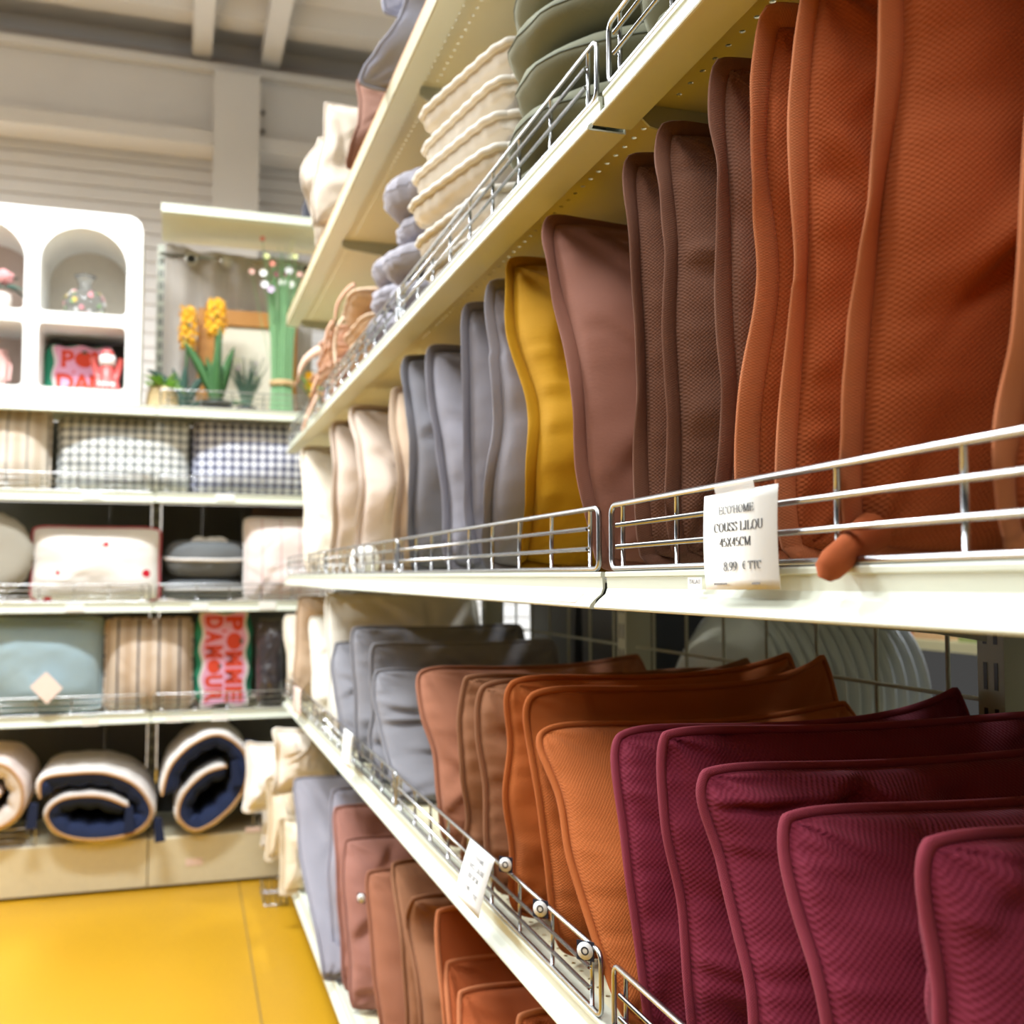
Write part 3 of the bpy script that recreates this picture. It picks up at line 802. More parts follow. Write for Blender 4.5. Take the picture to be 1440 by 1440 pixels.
def flat_cushion(loc, rz, Wd, Dp, th, mat, trim, label, group, seed=0, name='seat_cushion', scallop=0.012, nsc=9, power=0.22, er=0.0045, wr=0.006, top=0.35, cat='cushion', tilt=(0, 0), droop=0.0):
    r = thing(name, label, cat, loc, rz, group); r.rotation_euler = (tilt[0], tilt[1], rz)
    sc = lambda a, b: 1 + scallop * np.cos(nsc * 2 * math.pi * b) * np.abs(a) ** 6
    fx = lambda U, V: Wd / 2 * U * sc(U, V / 2)
    fz = lambda U, V: Dp / 2 * V * sc(V, U / 2)
    fy = lambda U, V, X, Z: -th * (0.5 - top) + 0 * X
    hn = lambda U, V: th * top + 0 * U
    hf = lambda U, V: th * (1 - top) + 0 * U
    ve, q, uv, per = cushion_mesh(fx, fz, fy, hn, hf, 40, 40, seed, wr, power, 0.02, None, 5, 3.2)
    def flip(a): return np.stack([a[:, 0], a[:, 2], -a[:, 1] + th / 2 - droop * np.clip(-a[:, 0] / (Wd / 2), 0, 1) ** 2], 1)
    ve, per = flip(ve), flip(per)
    finish_cushion(r, (ve, q, uv, per), mat, None, trim, seed)
    P = dense_loop(per, 2); T = np.roll(P, -1, 0) - np.roll(P, 1, 0); T /= np.linalg.norm(T, axis=1)[:, None] + 1e-9
    N = np.tile(np.array([0, 0, 1.0]), (len(P), 1)); O = np.cross(T, N); O /= np.linalg.norm(O, axis=1)[:, None] + 1e-9
    if ((P - P.mean(0)) * O).sum() < 0: O = -O
    Vp, qp, up = sweep_loop(P, O, N, er, er, 7, None, -er * 0.6)
    link('piping', npmesh('piping', Vp, qp, trim, up), r)
    return r

ZU = Z_U - 0.0050
SAGE = fabric('sage_canvas', '83836F', 0.0016, 0.3, 0.1, 0.08); SAGE2 = fabric('sage_piping', '64675A', 0.002, 0.3, 0.1, 0.05)
zz = ZU
names = ('lowest', 'second', 'third', 'fourth', 'fifth', 'topmost')
for i in range(6):
    th = (0.056, 0.057, 0.059, 0.059, 0.061, 0.06)[i]
    round_cushion((0.602 + (0.004, -0.006, 0.004, 0, 0.006, 0)[i], 1.260 + (0.01, -0.004, -0.012, 0.004, 0.01, 0)[i], zz), 0.190, th, SAGE, SAGE2,
                  'sage green round seat cushion, %s of the stack beside the cream ones' % names[i], 'sage round cushions on the upper shelf', i, wr=0.0035, dim=0.1, sag=0.004)
    zz += th + 0.003
zz = ZU + 0.004
for i in range(4):
    round_cushion((0.612, 0.875, zz), 0.188, 0.06, SAGE, SAGE2, 'sage green round seat cushion, %s of the stack nearest the camera' % names[i], 'sage round cushions on the upper shelf', i + 11, wr=0.0035, dim=0.1)
    zz += 0.064
CREAMC = stripe_fabric('cream_striped_ticking', 'DDD3C4', 'C9C3BC', 0.055, 0.012, 0)
CREAMT = fabric('cream_ticking_trim', 'E2DACD', 0.002, 0.3, 0.05, 0.05)
zz = ZU
for i in range(6):
    th = 0.053
    yaw = math.radians((6, 9, 12, 11, 9, 12)[i])
    flat_cushion((0.604 + (0.01, 0.0, -0.012, -0.004, 0.008, 0.006)[i], 1.644 + (0.006, 0.015, 0.0, 0.012, 0.004, 0.0)[i], zz), yaw, 0.38, 0.36, th, CREAMC, CREAMT,
                 'cream ticking seat cushion with scalloped edge, %s of its stack' % names[i], 'cream seat cushions on the upper shelf', 20 + i, scallop=0.007, nsc=9, er=0.006, wr=0.009, top=0.22)
    zz += th + 0.001
# the folded corner with blue-grey stripes that sticks out of the stack
LILC = fabric('lilac_grey_canvas', '9A959C', 0.0016, 0.3, 0.1, 0.08); LILT = fabric('lilac_grey_trim', '878289', 0.002, 0.2, 0.1, 0.05)
PZ = ((0.0, 0.01, 0.062), (0.012, 0.012, 0.062), (-0.006, 0.0, 0.065), (0.022, -0.004, 0.062), (-0.004, 0.0, 0.088))
zz = ZU
for i, (dx, dy, th) in enumerate(PZ):
    round_cushion((0.548 + dx, 2.120 + dy, zz), 0.140, th, LILC, LILT, 'lilac grey round cushion, %s of the stack beside the cream cushions' % names[i], 'lilac round cushions on the upper shelf', 30 + i,
                  tuft=0.010, wr=0.004, dim=0.2)
    zz += th + 0.002
zz = ZU
for i in range(4):
    th = (0.058, 0.062, 0.066, 0.076)[i]
    round_cushion((0.562 + (0.0, -0.004, 0.008, 0.01)[i], 2.408 + (0, 0.006, -0.004, 0.01)[i], zz), 0.140, th, LILC, LILT, 'lilac grey round cushion, %s of the stack beside the tied beige cushions' % names[i], 'lilac round cushions on the upper shelf', 40 + i,
                  tuft=0.010, wr=0.004, dim=0.2)
    zz += th + 0.002
# beige seat cushions whose tie ribbons hang over the shelf front
BEI = fabric('beige_cotton', 'C7A98A', 0.0018, 0.25, 0.05, 0.08); BEIT = fabric('beige_cotton_trim', 'D2B79C', 0.002, 0.2, 0.05, 0.05)
PEA = fabric('peach_cotton', 'D9B8A2', 0.0018, 0.25, 0.05, 0.08); PEAT = fabric('peach_ribbon', 'C79B80', 0.002, 0.2, 0.05, 0.05)
def ribbon(parent, pts, w, mat, name='tie_ribbon'):
    """flat cloth tie: a thin strip through world points"""
    base = parent.matrix_world if False else Matrix.Translation(parent.location) @ Matrix.Rotation(parent.rotation_euler.z, 4, 'Z')
    inv = base.inverted(); P = [inv @ Vector(p) for p in pts]
    # resample smoothly
    Q = []
    n = len(P)
    for i in range(n - 1):
        p0, p1, p2, p3 = P[max(0, i - 1)], P[i], P[i + 1], P[min(n - 1, i + 2)]
        for k in range(5):
            t = k / 5.0
            Q.append(0.5 * ((2 * p1) + (p2 - p0) * t + (2 * p0 - 5 * p1 + 4 * p2 - p3) * t * t + (3 * p1 - p0 - 3 * p2 + p3) * t ** 3))
    Q.append(P[-1])
    V = []; Fq = []
    for i, p in enumerate(Q):
        t = (Q[min(i + 1, len(Q) - 1)] - Q[max(0, i - 1)]).normalized()
        a = 0.9 * math.sin(i * 0.35 + w * 900)
        s = t.cross(Vector((math.cos(a), math.sin(a), 0.1))).normalized() * (w / 2); nn = t.cross(s).normalized() * 0.0012
        V += [p + s + nn, p - s + nn, p - s - nn, p + s - nn]
    for i in range(len(Q) - 1):
        for k in range(4):
            Fq.append((i * 4 + k, i * 4 + (k + 1) % 4, i * 4 + 4 + (k + 1) % 4, i * 4 + 4 + k))
    Fq += [(0, 1, 2, 3), tuple(len(V) - 4 + k for k in (3, 2, 1, 0))]
    return MB().add(V, Fq, True).build(name, mat, parent)
zz = ZU; bst = []
for i in range(4):
    th = (0.06, 0.064, 0.064, 0.066)[i]
    c = flat_cushion((0.625 + (0.006, 0, 0.008, -0.006)[i], 2.76 + (0, 0.01, -0.01, 0.006)[i], zz), math.radians((2, -3, 1, -5)[i]), 0.38, 0.37, th, BEI, BEIT,
                     'beige cotton seat cushion with tie ribbons, %s of its stack' % names[i], 'beige tied cushions on the upper shelf', 50 + i, scallop=0.008, nsc=4, power=0.4)
    bst.append(c); zz += th + 0.001
pst = []; zz = ZU
for i in range(5):
    th = 0.052
    c = flat_cushion((0.620 + (0.0, 0.01, -0.01, 0.0, 0.01)[i], 3.24 + (0, 0.015, -0.01, 0.01, 0)[i], zz), math.radians((3, -4, 5, -2, 4)[i]), 0.38, 0.40, th, PEA, PEAT,
                     'peach cotton seat cushion with drooping ties, %s of its stack' % names[i], 'peach tied cushions on the upper shelf', 60 + i, scallop=0.008, nsc=4, power=0.4)
    pst.append(c); zz += th + 0.001
X_ = 0.405
def PX(lst, X=X_): return [atX(px, py, X - 0.0003 * k) for k, (px, py) in enumerate(lst)]
ribbon(bst[3], PX([(499, 400), (486, 410), (475, 428), (470, 455), (466, 485), (464, 515)], 0.398), 0.012, PEAT)
ribbon(bst[3], PX([(484, 446), (474, 462), (471, 490), (472, 516)], 0.398), 0.012, BEIT)
ribbon(pst[4], PX([(468, 452), (461, 466), (456, 490), (450, 515), (443, 548), (436, 575)], 0.385), 0.014, PEAT)
ribbon(pst[4], PX([(452, 492), (440, 497), (428, 508), (420, 526), (418, 540)], 0.378), 0.026, PEA)
ribbon(pst[4], PX([(448, 528), (440, 548), (434, 572), (428, 600)], 0.38), 0.016, PEAT)
ribbon(pst[4], PX([(446, 556), (438, 574), (430, 592), (424, 606)], 0.38), 0.014, PEA)

# top shelf: cushions seen from below, their lower corners past the shelf edge
rowT = [
 dict(c='lilac', n=40, weave=0, seam=[(600, -120, .42), (570, 0, .415), (553, 45, .39), (526, 75, .36), (504, 98, .335)], label='grey cushion with corner hanging past the top shelf edge', w=0.40),
 dict(c='lilac', n=40, weave=0, seam=[(556, -140, .42), (546, -40, .41), (538, 0, .395), (532, 16, .38)], high=1, label='grey cushion on top shelf, mostly above the frame', w=0.40, cap=0.03),
 dict(c='brown', n=40, weave=0, seam=[(499, 110, .42), (507, 160, .415), (503, 190, .40), (478, 228, .365)], label='dark brown cushion standing on the end of top shelf', w=0.40),
 dict(c='shadecream', n=40, weave=0, seam=[(456, 146, .385), (452, 200, .378), (446, 245, .368), (438, 294, .35)], label='cream cushion with white-lit top on top shelf', w=0.40, cap=0.05, sag=0.004, corner=0.0),
 dict(c='shadecream', n=40, weave=0, seam=[(447, 196, .40), (421, 246, .335), (436, 288, .37), (446, 320, .39)], label='cream cushion with a corner poking out over the aisle on top shelf', w=0.36, cap=0.022, corner=0.0),
]
row(rowT, 0.40, 0.405, lambda y: Z_T + 0.0035, 0.40, 'piping', 'top_shelf_cushion', 'cushion', 'cushions on the top shelf', hcap=0.036)

# ------------------------------------------------------------------ the rear rack
def Wp(px, py, Y=YB): return atY(px, py, Y)
XJ = Wp(216, 800).x                               # joint between its two visible bays
ZS = [Wp(0, y).z + 0.0362 for y in (574, 702, 863, 1025)]
LV = ('first', 'second', 'third', 'fourth')
WHAT = (('under the white arched cabinet', 'under the potted plants'), ('under striped and grey gingham cushions', 'under the navy gingham cushion'),
        ('under the cherry print cushion', 'under the dark round cushions'), ('under the blue cushion', 'under the lettered pink cushion'))
for i in range(4):
    for k in range(2):
        shelf((XJ - BAYW + k * BAYW, YB, ZS[i]), (0, 0, 0), 'cream metal shelf of the rear rack %s' % WHAT[i][k], brackets=False)
        if i == 0 and k == 0: continue
        f_ = fence((XJ - BAYW + k * BAYW, YB + 0.0148, ZS[i] + 0.003), (0, 0, 0), 'chrome wire fence of the rear rack %s' % WHAT[i][k].replace('under', 'in front of'))
zc = Wp(240, 297).z
cs = shelf((XJ, YB, zc + 0.034), (0, 0, 0), 'pale green canopy shelf topping the rear rack above the plants', brackets=False)
# bottom plinth
zp1 = Wp(0, 1194).z
for k in range(2):
    x0 = XJ - BAYW + k * BAYW
    r = thing('rack_plinth', 'cream base plinth of the rear rack, %s bay' % ('left' if k == 0 else 'right'), 'plinth', (x0, YB, 0))
    MB().prism([(0.0, 0.012), (0.004, 0.010), (DEPTH, 0.012), (DEPTH, zp1 - 0.012), (0.02, zp1 - 0.002), (0.004, zp1), (0.0, zp1 - 0.006)], 'x', 0.002, BAYW - 0.002).build('plinth_box', plain('plinth_cream', 'D8CFB2', 0.5), r)
    MB().box(0.002, BAYW - 0.002, 0.012, DEPTH, zp1 - 0.012, zp1 - 0.008).build('base_deck', M_CREAM2, r)
    fx_ = Wp(-2 if k == 0 else 352, 1150).x
    fb = fence((fx_ - (0.06 if k == 0 else 0.0), YB + 0.016, zp1), (0, 0, 0), 'short chrome wire fence on the rear plinth %s' % ('at the left edge' if k == 0 else 'next to the side rack'), FENCE=FENCE_S)
MB_ = MB()
for i, (xx, z1, nm) in enumerate(((XJ, zc, 'at the joint of the two bays'), (XJ - BAYW, Wp(0, 540).z, 'left, outside the picture'), (XJ + BAYW, zc, 'right, behind the side rack'))):
    if i == 1: continue
    r = thing('slotted_rack_post', 'slotted post of the rear rack %s' % nm, 'post', (xx, YB + DEPTH - 0.045, 0), 0)
    MB().box(-0.016, 0.016, 0, 0.045, 0, z1).build('column', M_POST, r)
    sl = MB()
    for k in range(int((z1 - 0.2) / 0.05)):
        for s in (-0.006, 0.006): sl.box(s - 0.0026, s + 0.0026, -0.0008, 0.001, 0.2 + k * 0.05, 0.23 + k * 0.05)
    o = sl.build('slot', M_DARK, r); o['kind'] = 'stuff'
for k in range(2):
    x0 = XJ - BAYW + k * BAYW
    for i in range(4):
        z1 = ZS[i] - 0.012; z0 = (ZS[i + 1] if i < 3 else zp1 - 0.02)
        r = thing('rack_back_panel', 'charcoal back panel of the rear rack %s' % (WHAT[i][k]), 'panel', (x0, YB + DEPTH, z0))
        n = 6
        for j in range(n):
            MB().box(0.02 + j * 0.96 / n + 0.0003, 0.02 + (j + 1) * 0.96 / n - 0.0003, 0.0, 0.008, 0.002, z1 - z0).build('panel_strip', M_BACKP, r)

def label_card(px0, px1, py0, py1, label, mat=M_PAPER, Y=YB - 0.0012):
    a_, b_ = Wp(px0, py1, Y), Wp(px1, py0, Y)
    o = MB().box(-(b_.x - a_.x) / 2, (b_.x - a_.x) / 2, -0.0006, 0.0006, 0, b_.z - a_.z).build('price_label', mat)
    o.location = ((a_.x + b_.x) / 2, Y, a_.z)
    return tag(o, label, 'label', 'blank price labels on the rear rack')
M_PINKP = plain('pale_pink_paper', 'EAD2C8', 0.7)
label_card(116, 142, 692, 701, 'white price label under the grey gingham cushion')
label_card(303, 330, 695, 704, 'white price label under the navy gingham cushion')
label_card(92, 118, 849, 860, 'white price label under the cherry print cushion')
label_card(268, 293, 848, 858, 'white price label under the dark round cushions')
label_card(364, 388, 846, 857, 'white price label under the pale pink cushion')
label_card(115, 139, 1010, 1021, 'white price label under the blue cushion')
label_card(233, 256, 1006, 1016, 'white price label under the striped beige cushion')
label_card(297, 321, 1003, 1014, 'white price label under the lettered cushion')
label_card(261, 285, 1206, 1218, 'pale pink label on the right plinth', M_PINKP)
label_card(345, 367, 1162, 1171, 'pale pink label on the plinth fence near the side rack', M_PINKP)

# ---- free-standing cushions facing the aisle
def face_cushion(x0, x1, y0, y1, th, mat, trim, label, seed=0, Y=YB + 0.120, edge='piping', name='cushion', lean=0.10, cat='cushion', sag=0.012, pin=0.03, wr=0.008, group=None, zb=None, n=40, **kw):
    """cushion whose outline fills an image box at distance Y"""
    a_, b_ = Wp(x0, y1, Y), Wp(x1, y0, Y)
    if zb is not None: a_.z = zb
    w, h = b_.x - a_.x, b_.z - a_.z
    r = thing(name, label, cat, ((a_.x + b_.x) / 2, Y, a_.z), 0, group)
    fx = lambda U, V: w / 2 * U * (1 - pin * (1 - V * V))
    fz = lambda U, V: h / 2 * V * (1 - pin * (1 - U * U) * (V > 0)) + h / 2
    fy = lambda U, V, X, Z: lean * (Z - h / 2) + 0.012 * vnoise(U * 1.5 + seed, V * 1.5, seed)
    cap = lambda U, V: th / 2 + 0 * U
    d = cushion_mesh(fx, fz, fy, cap, cap, n, n, seed, wr, kw.get('power', 0.55), kw.get('corner', 0.01), None, kw.get('ncr', 6), kw.get('sx', 2.2))
    finish_cushion(r, d, mat, edge, trim, seed, kw.get('er', 0.004), kw.get('fl', 0.007))
    return r
def gingham(name, c0, c1, c2, period):
    if name in MATS: return MATS[name]
    t = NT(name); u, v = t.uv()
    def band(a):
        fr = t.math('FRACT', t.math('MULTIPLY_ADD', a, 1.0 / period, 40.0)); return t.math('LESS_THAN', fr, 0.42)
    s = t.math('ADD', band(u), band(v))
    c = t.mix(t.math('GREATER_THAN', s, 0.5), lin(c0), lin(c1))
    c = t.mix(t.math('GREATER_THAN', s, 1.5), c, lin(c2))
    t.base(c); t.bump(t.noise(500, 2, 'UV'), 0.2, 0.001); MATS[name] = t.set(0.9, None, 0.05, 0.2); return MATS[name]
def spots(name, base, c1, c2, scale, thr):
    if name in MATS: return MATS[name]
    t = NT(name)
    x = t.n('ShaderNodeTexVoronoi'); x.inputs['Scale'].default_value = scale; t.l(t.n('ShaderNodeTexCoord').outputs['UV'], x.inputs['Vector'])
    d = t.math('ADD', x.outputs['Distance'], t.math('MULTIPLY', t.noise(60, 2, 'UV'), 0.10))
    m = t.math('LESS_THAN', d, thr)
    sep = t.n('ShaderNodeSeparateColor'); t.l(x.outputs['Color'], sep.inputs[0])
    m = t.math('MULTIPLY', m, t.math('GREATER_THAN', sep.outputs[0], 0.12))
    col = t.mix(t.math('GREATER_THAN', sep.outputs[1], 0.74), lin(c1), lin(c2))
    t.base(t.mix(m, lin(base), col)); MATS[name] = t.set(0.85, None, 0.05, 0.2); return MATS[name]
TICK = stripe_fabric('beige_striped_linen', 'D8CBBB', '8D8781', 0.066, 0.006, 0, ('C8B7A3', 0.022))
TICK2 = stripe_fabric('navy_striped_linen', 'D2C1B0', '4A4A58', 0.072, 0.007, 0, ('C2AB95', 0.024))
GREYG = gingham('grey_gingham', 'E6E6E2', 'AEB0AE', '6E7274', 0.032)
NAVYG = gingham('navy_gingham', 'E6E6EA', '9A9CB0', '3D4058', 0.032)
CHERRY = spots('cherry_print_cotton', 'ECE6E0', 'BE2030', '8E9888', 11.0, 0.21)
REDT = plain('red_piping', 'B04A50', 0.8); WHT = fabric('white_cotton', 'E9E4E0', 0.002, 0.2, 0.05, 0.04)
PKW = stripe_fabric('pink_white_cotton', 'EBDDDA', 'D9B9B8', 0.07, 0.006, 0)
BLUE = fabric('dusty_blue_linen', '9FB6C0', 0.0024, 0.3, 0.1, 0.08); SLATE = fabric('slate_grey_linen', '6E7173', 0.002, 0.3, 0.1, 0.08)
TAUPE = fabric('taupe_linen', 'A8A295', 0.002, 0.3, 0.1, 0.08); BRN = fabric('brown_linen', '6B5750', 0.002, 0.3, 0.1, 0.08)
z2, z3, z4 = ZS[1] - 0.0085 + 0.011, ZS[2] - 0.0085 + 0.011, ZS[3] - 0.0085 + 0.011
face_cushion(-78, 74, 577, 690, 0.15, TICK, TICK, 'beige cushion with thin grey stripes at the left edge of the rear rack', 70, zb=z2, wr=0.006)
face_cushion(79, 267, 592, 690, 0.14, GREYG, GREYG, 'grey and white gingham cushion on the rear rack', 71, zb=z2, wr=0.006)
face_cushion(269, 446, 598, 692, 0.14, NAVYG, NAVYG, 'navy and white gingham cushion on the rear rack', 72, zb=z2, wr=0.005)
face_cushion(42, 227, 742, 842, 0.15, CHERRY, REDT, 'white cushion with cherry print and red piping', 73, zb=z3, er=0.005)
face_cushion(341, 470, 729, 842, 0.14, PKW, WHT, 'pale pink cushion with faint stripes beside the dark round cushions', 74, zb=z3, Y=YB + 0.09)
face_cushion(352, 470, 714, 840, 0.10, BRN, BRN, 'brown cushion standing behind the pale pink one', 75, zb=z3, Y=YB + 0.30, lean=0.05)
bl = face_cushion(-40, 146, 866, 1006, 0.17, BLUE, BLUE, 'dusty blue cushion with a diamond-shaped paper tag', 76, zb=z4, wr=0.008)
face_cushion(145, 272, 868, 1002, 0.16, TICK2, TICK2, 'beige cushion with dark stripes beside the lettered pink one', 77, zb=z4, wr=0.006)
# round cushion on its edge, at the left margin
r = round_cushion((0, 0, 0), 0.158, 0.15, TAUPE, WHT, 'taupe round cushion standing on edge at the left margin', None, 81, wr=0.004, tuft=0.006, dim=0.2)
p = Wp(-28, 842, YB + 0.11); r.rotation_euler = (math.radians(82), 0, math.radians(14)); r.location = (p.x, YB + 0.17, z3 + 0.160)
# two dark round cushions, one on the other, the upper one tied with a white bow
c_ = Wp(291, 800, YB + 0.20)
rlo = round_cushion((c_.x, YB + 0.20, z3), 0.158, 0.082, SLATE, WHT, 'slate grey round cushion with white piping, lower of two', 'slate round cushions on the rear rack', 82, wr=0.003, er=0.007, dim=0.1)
rup = round_cushion((c_.x + 0.002, YB + 0.20, z3 + 0.088), 0.160, 0.145, SLATE, WHT, 'slate grey round cushion with white piping and a white label, upper of two', 'slate round cushions on the rear rack', 83, wr=0.003, er=0.007, dim=0.05)
rup.rotation_euler = (math.radians(4), 0, 0)
m = MB()
for (ax, az, rx, rz_) in ((-0.045, 0.0, 0.034, 0.014), (0.030, -0.006, 0.038, 0.016), (0.0, 0.004, 0.03, 0.013)):
    m.lathe([(0.0, -rz_)] + [(rx * math.cos(t), rz_ * math.sin(t)) for t in [math.radians(a) for a in range(-75, 80, 15)]] + [(0.0, rz_)], 14, (ax, 0, az))
lb = m.build('white_bow', WHT, rup); lb.rotation_euler = (0, 0, -rup.rotation_euler.z); lb.location = (0.0, -0.075, 0.139)
rup.rotation_euler = (math.radians(3), 0, 0); lb.rotation_euler = (math.radians(55), 0, 0); lb.location = (0.01, -0.085, 0.131)

# paper tag on the blue cushion
def flat_poly(pts, th=0.0012):
    m_ = MB(); n = len(pts); m_.add([(x, -th / 2, z) for x, z in pts] + [(x, th / 2, z) for x, z in pts], [tuple(range(n)), tuple(range(2 * n - 1, n - 1, -1))] + [(i, n + i, n + (i + 1) % n, (i + 1) % n) for i in range(n)])
    return m_
q = Wp(65, 967, YB - 0.022); q0 = bl.location
tg = flat_poly([(-0.053, 0.004), (0.004, -0.057), (0.054, -0.004), (-0.002, 0.055)]).build('paper_tag', M_PINKP, bl); tg.location = (q.x - q0.x, q.y - q0.y, q.z - q0.z); tg.rotation_euler = (-0.1, 0, 0)

# ---- lettering helpers
def text_mesh(name, body, size, mat, parent, loc, rot, bold=0.0, ext=0.0006, align='CENTER', sx=1.0):
    cu = bpy.data.curves.new(name, 'FONT'); cu.body = body; cu.size = size; cu.align_x = align; cu.extrude = ext; cu.offset = bold * size; cu.resolution_u = 3
    o = bpy.data.objects.new(name, cu); COL.objects.link(o)
    dg = bpy.context.evaluated_depsgraph_get(); me = bpy.data.meshes.new_from_object(o.evaluated_get(dg)); bpy.data.objects.remove(o, do_unlink=True)
    me.materials.clear(); me.materials.append(mat)
    q_ = link(name, me, parent); q_.location = loc; q_.rotation_euler = rot; q_.scale = (sx, 1, 1); return q_
M_RED = plain('tomato_red_print', 'D8472C', 0.8); M_PINK = plain('candy_pink_print', 'E3A6C4', 0.8); M_GREEN = plain('jade_green_cotton', '2E8F6E', 0.8); M_LEAF2 = plain('dark_leaf_print', '3F5A4A', 0.8)
def wavy(w, h, amp, n, seed, inset=0.0):
    pts = []
    w2, h2 = w / 2 - inset, h / 2 - inset
    for (a, b, L) in (((-w2, -h2), (w2, -h2), w), ((w2, -h2), (w2, h2), h), ((w2, h2), (-w2, h2), w), ((-w2, h2), (-w2, -h2), h)):
        k = max(4, int(L / 0.012)); nx, nz = (b[1] - a[1]), -(b[0] - a[0]); l = math.hypot(nx, nz)
        for i in range(k):
            t = i / k; o_ = amp * math.sin(2 * math.pi * t * n * L / max(w, h) + seed)
            pts.append((a[0] + (b[0] - a[0]) * t + nx / l * o_, a[1] + (b[1] - a[1]) * t + nz / l * o_))
    return pts
def tomato(parent, x, y, z, r, rot=0.0, sub='tomato_print'):
    pts = [(r * 1.08 * math.cos(t), r * 0.95 * math.sin(t) - 0.0) for t in [math.radians(a) for a in range(0, 360, 24)]]
    o = flat_poly(pts, 0.0012).build(sub, M_RED, parent); o.location = (x, y, z); o.rotation_euler = (0, rot, 0)
    st = []
    for i in range(10):
        a = math.radians(36 * i + 90); rr = r * (0.5 if i % 2 == 0 else 0.2); st.append((rr * math.cos(a), rr * math.sin(a) * 0.7 + r * 0.85))
    o = flat_poly(st, 0.0016).build('leaf_print', M_LEAF2, parent); o.location = (x, y - 0.0004, z); o.rotation_euler = (0, rot, 0)
# upright lettered cushion: green body, white outline, pink field, red letters read from top to bottom
a_, b_ = Wp(272, 1002, YB + 0.10), Wp(357, 858, YB + 0.10); lw, lh = b_.x - a_.x, min(b_.z, ZS[2] - 0.04) - z4
pil = thing('lettered_cushion', 'pink and green cushion lettered POMME D\'AMOUR in red', 'cushion', ((a_.x + b_.x) / 2, YB + 0.10, z4))
ve, qd, uv, per = cushion_mesh(lambda U, V: lw / 2 * U * (1 + 0.025 * np.sin(V * 14)), lambda U, V: lh / 2 * (V + 1), lambda U, V, X, Z: 0 * X + 0.05, lambda U, V: 0.045 + 0 * U, lambda U, V: 0.045 + 0 * U, 34, 40, 90, 0.003, 0.30, 0.02, None, 3, 4)
finish_cushion(pil, (ve, qd, uv, per), M_GREEN, None, None)
o = flat_poly(wavy(lw * 0.80, lh * 0.985, 0.006, 3, 0.5), 0.003).build('white_outline', WHT, pil); o.location = (0, 0.0035, lh / 2)
o = flat_poly(wavy(lw * 0.70, lh * 0.95, 0.006, 3, 0.5), 0.003).build('pink_field', M_PINK, pil); o.location = (0, 0.0015, lh / 2)
step = lh * 0.93 / 5
for col, word, x_ in ((0, 'POMME', lw * 0.17), (1, 'DAMOUR', -lw * 0.17)):
    st_ = lh * 0.93 / len(word)
    for i, ch in enumerate(word):
        zc_ = lh * 0.965 - st_ * (i + 0.5)
        if ch == 'O':
            tomato(pil, x_, -0.0006, zc_, min(lw * 0.145, st_ * 0.46), math.pi / 2)
        else:
            t_ = text_mesh('red_letter', ch, lw * 0.36, M_RED, pil, (0, 0, 0), (0, 0, 0), 0.055, 0.0006)
            # centre the glyph on its own box, then turn it a quarter so that it reads downwards
            bb = [Vector(v) for v in t_.bound_box]; cx = (min(v.x for v in bb) + max(v.x for v in bb)) / 2; cy = (min(v.y for v in bb) + max(v.y for v in bb)) / 2
            t_.data.transform(Matrix.Translation((-cx, -cy, 0)))
            wdt = max(v.x for v in bb) - min(v.x for v in bb)
            t_.scale = (st_ * 0.86 / max(wdt, 1e-3), 1.05, 1); t_.rotation_euler = (math.pi / 2, math.pi / 2, 0); t_.location = (x_, -0.0006, zc_)
        if i == 0 and col == 1:
            ap = flat_poly([(-0.004, 0), (0.004, 0), (0.006, 0.016), (-0.002, 0.016)], 0.0012).build('apostrophe', M_RED, pil); ap.location = (x_ + lw * 0.13, -0.0006, zc_ - st_ * 0.58); ap.rotation_euler = (0, math.pi / 2, 0)

# dark cushion in a clear bag
M_BAG = NT('dark_film'); M_BAG.base(lin('3A3438')); M_BAG.bump(M_BAG.noise(22, 3, 'Object'), 0.6, 0.02); M_BAG.b.inputs['Coat Weight'].default_value = 0.8; M_BAG = M_BAG.set(0.28, None, None, 0.6)
face_cushion(358, 400, 868, 1000, 0.13, M_BAG, M_BAG, 'dark cushion wrapped in glossy film beside the lettered one', 92, zb=z4, edge=None, wr=0.012, ncr=12, Y=YB + 0.08)

# ---- rolled mattresses on the plinth
TICKR = stripe_fabric('white_navy_ticking', 'E6E0DC', '6C6E84', 0.075, 0.006, 0, ('D5CBC4', 0.02)); NAVY = fabric('navy_quilt', '26304F', 0.003, 0.3, 0.15, 0.12)
TAN_P = plain('tan_piping', 'B98F5E', 0.8); PKR = stripe_fabric('pink_striped_ticking', 'E8DAD4', 'C9A9A2', 0.07, 0.008, 0, ('DCC6BE', 0.02)); PKIN = fabric('pale_quilt', 'DED4CE', 0.003, 0.3, 0.1, 0.08)
def catmull(P, k):
    out = []; n = len(P)
    for i in range(n - 1):
        p0, p1, p2, p3 = [np.array(P[j], float) for j in (max(0, i - 1), i, i + 1, min(n - 1, i + 2))]
        for s in range(k):
            t = s / k; out.append(0.5 * ((2 * p1) + (p2 - p0) * t + (2 * p0 - 5 * p1 + 4 * p2 - p3) * t * t + (3 * p1 - p0 - 3 * p2 + p3) * t ** 3))
    out.append(np.array(P[-1], float)); return np.array(out)
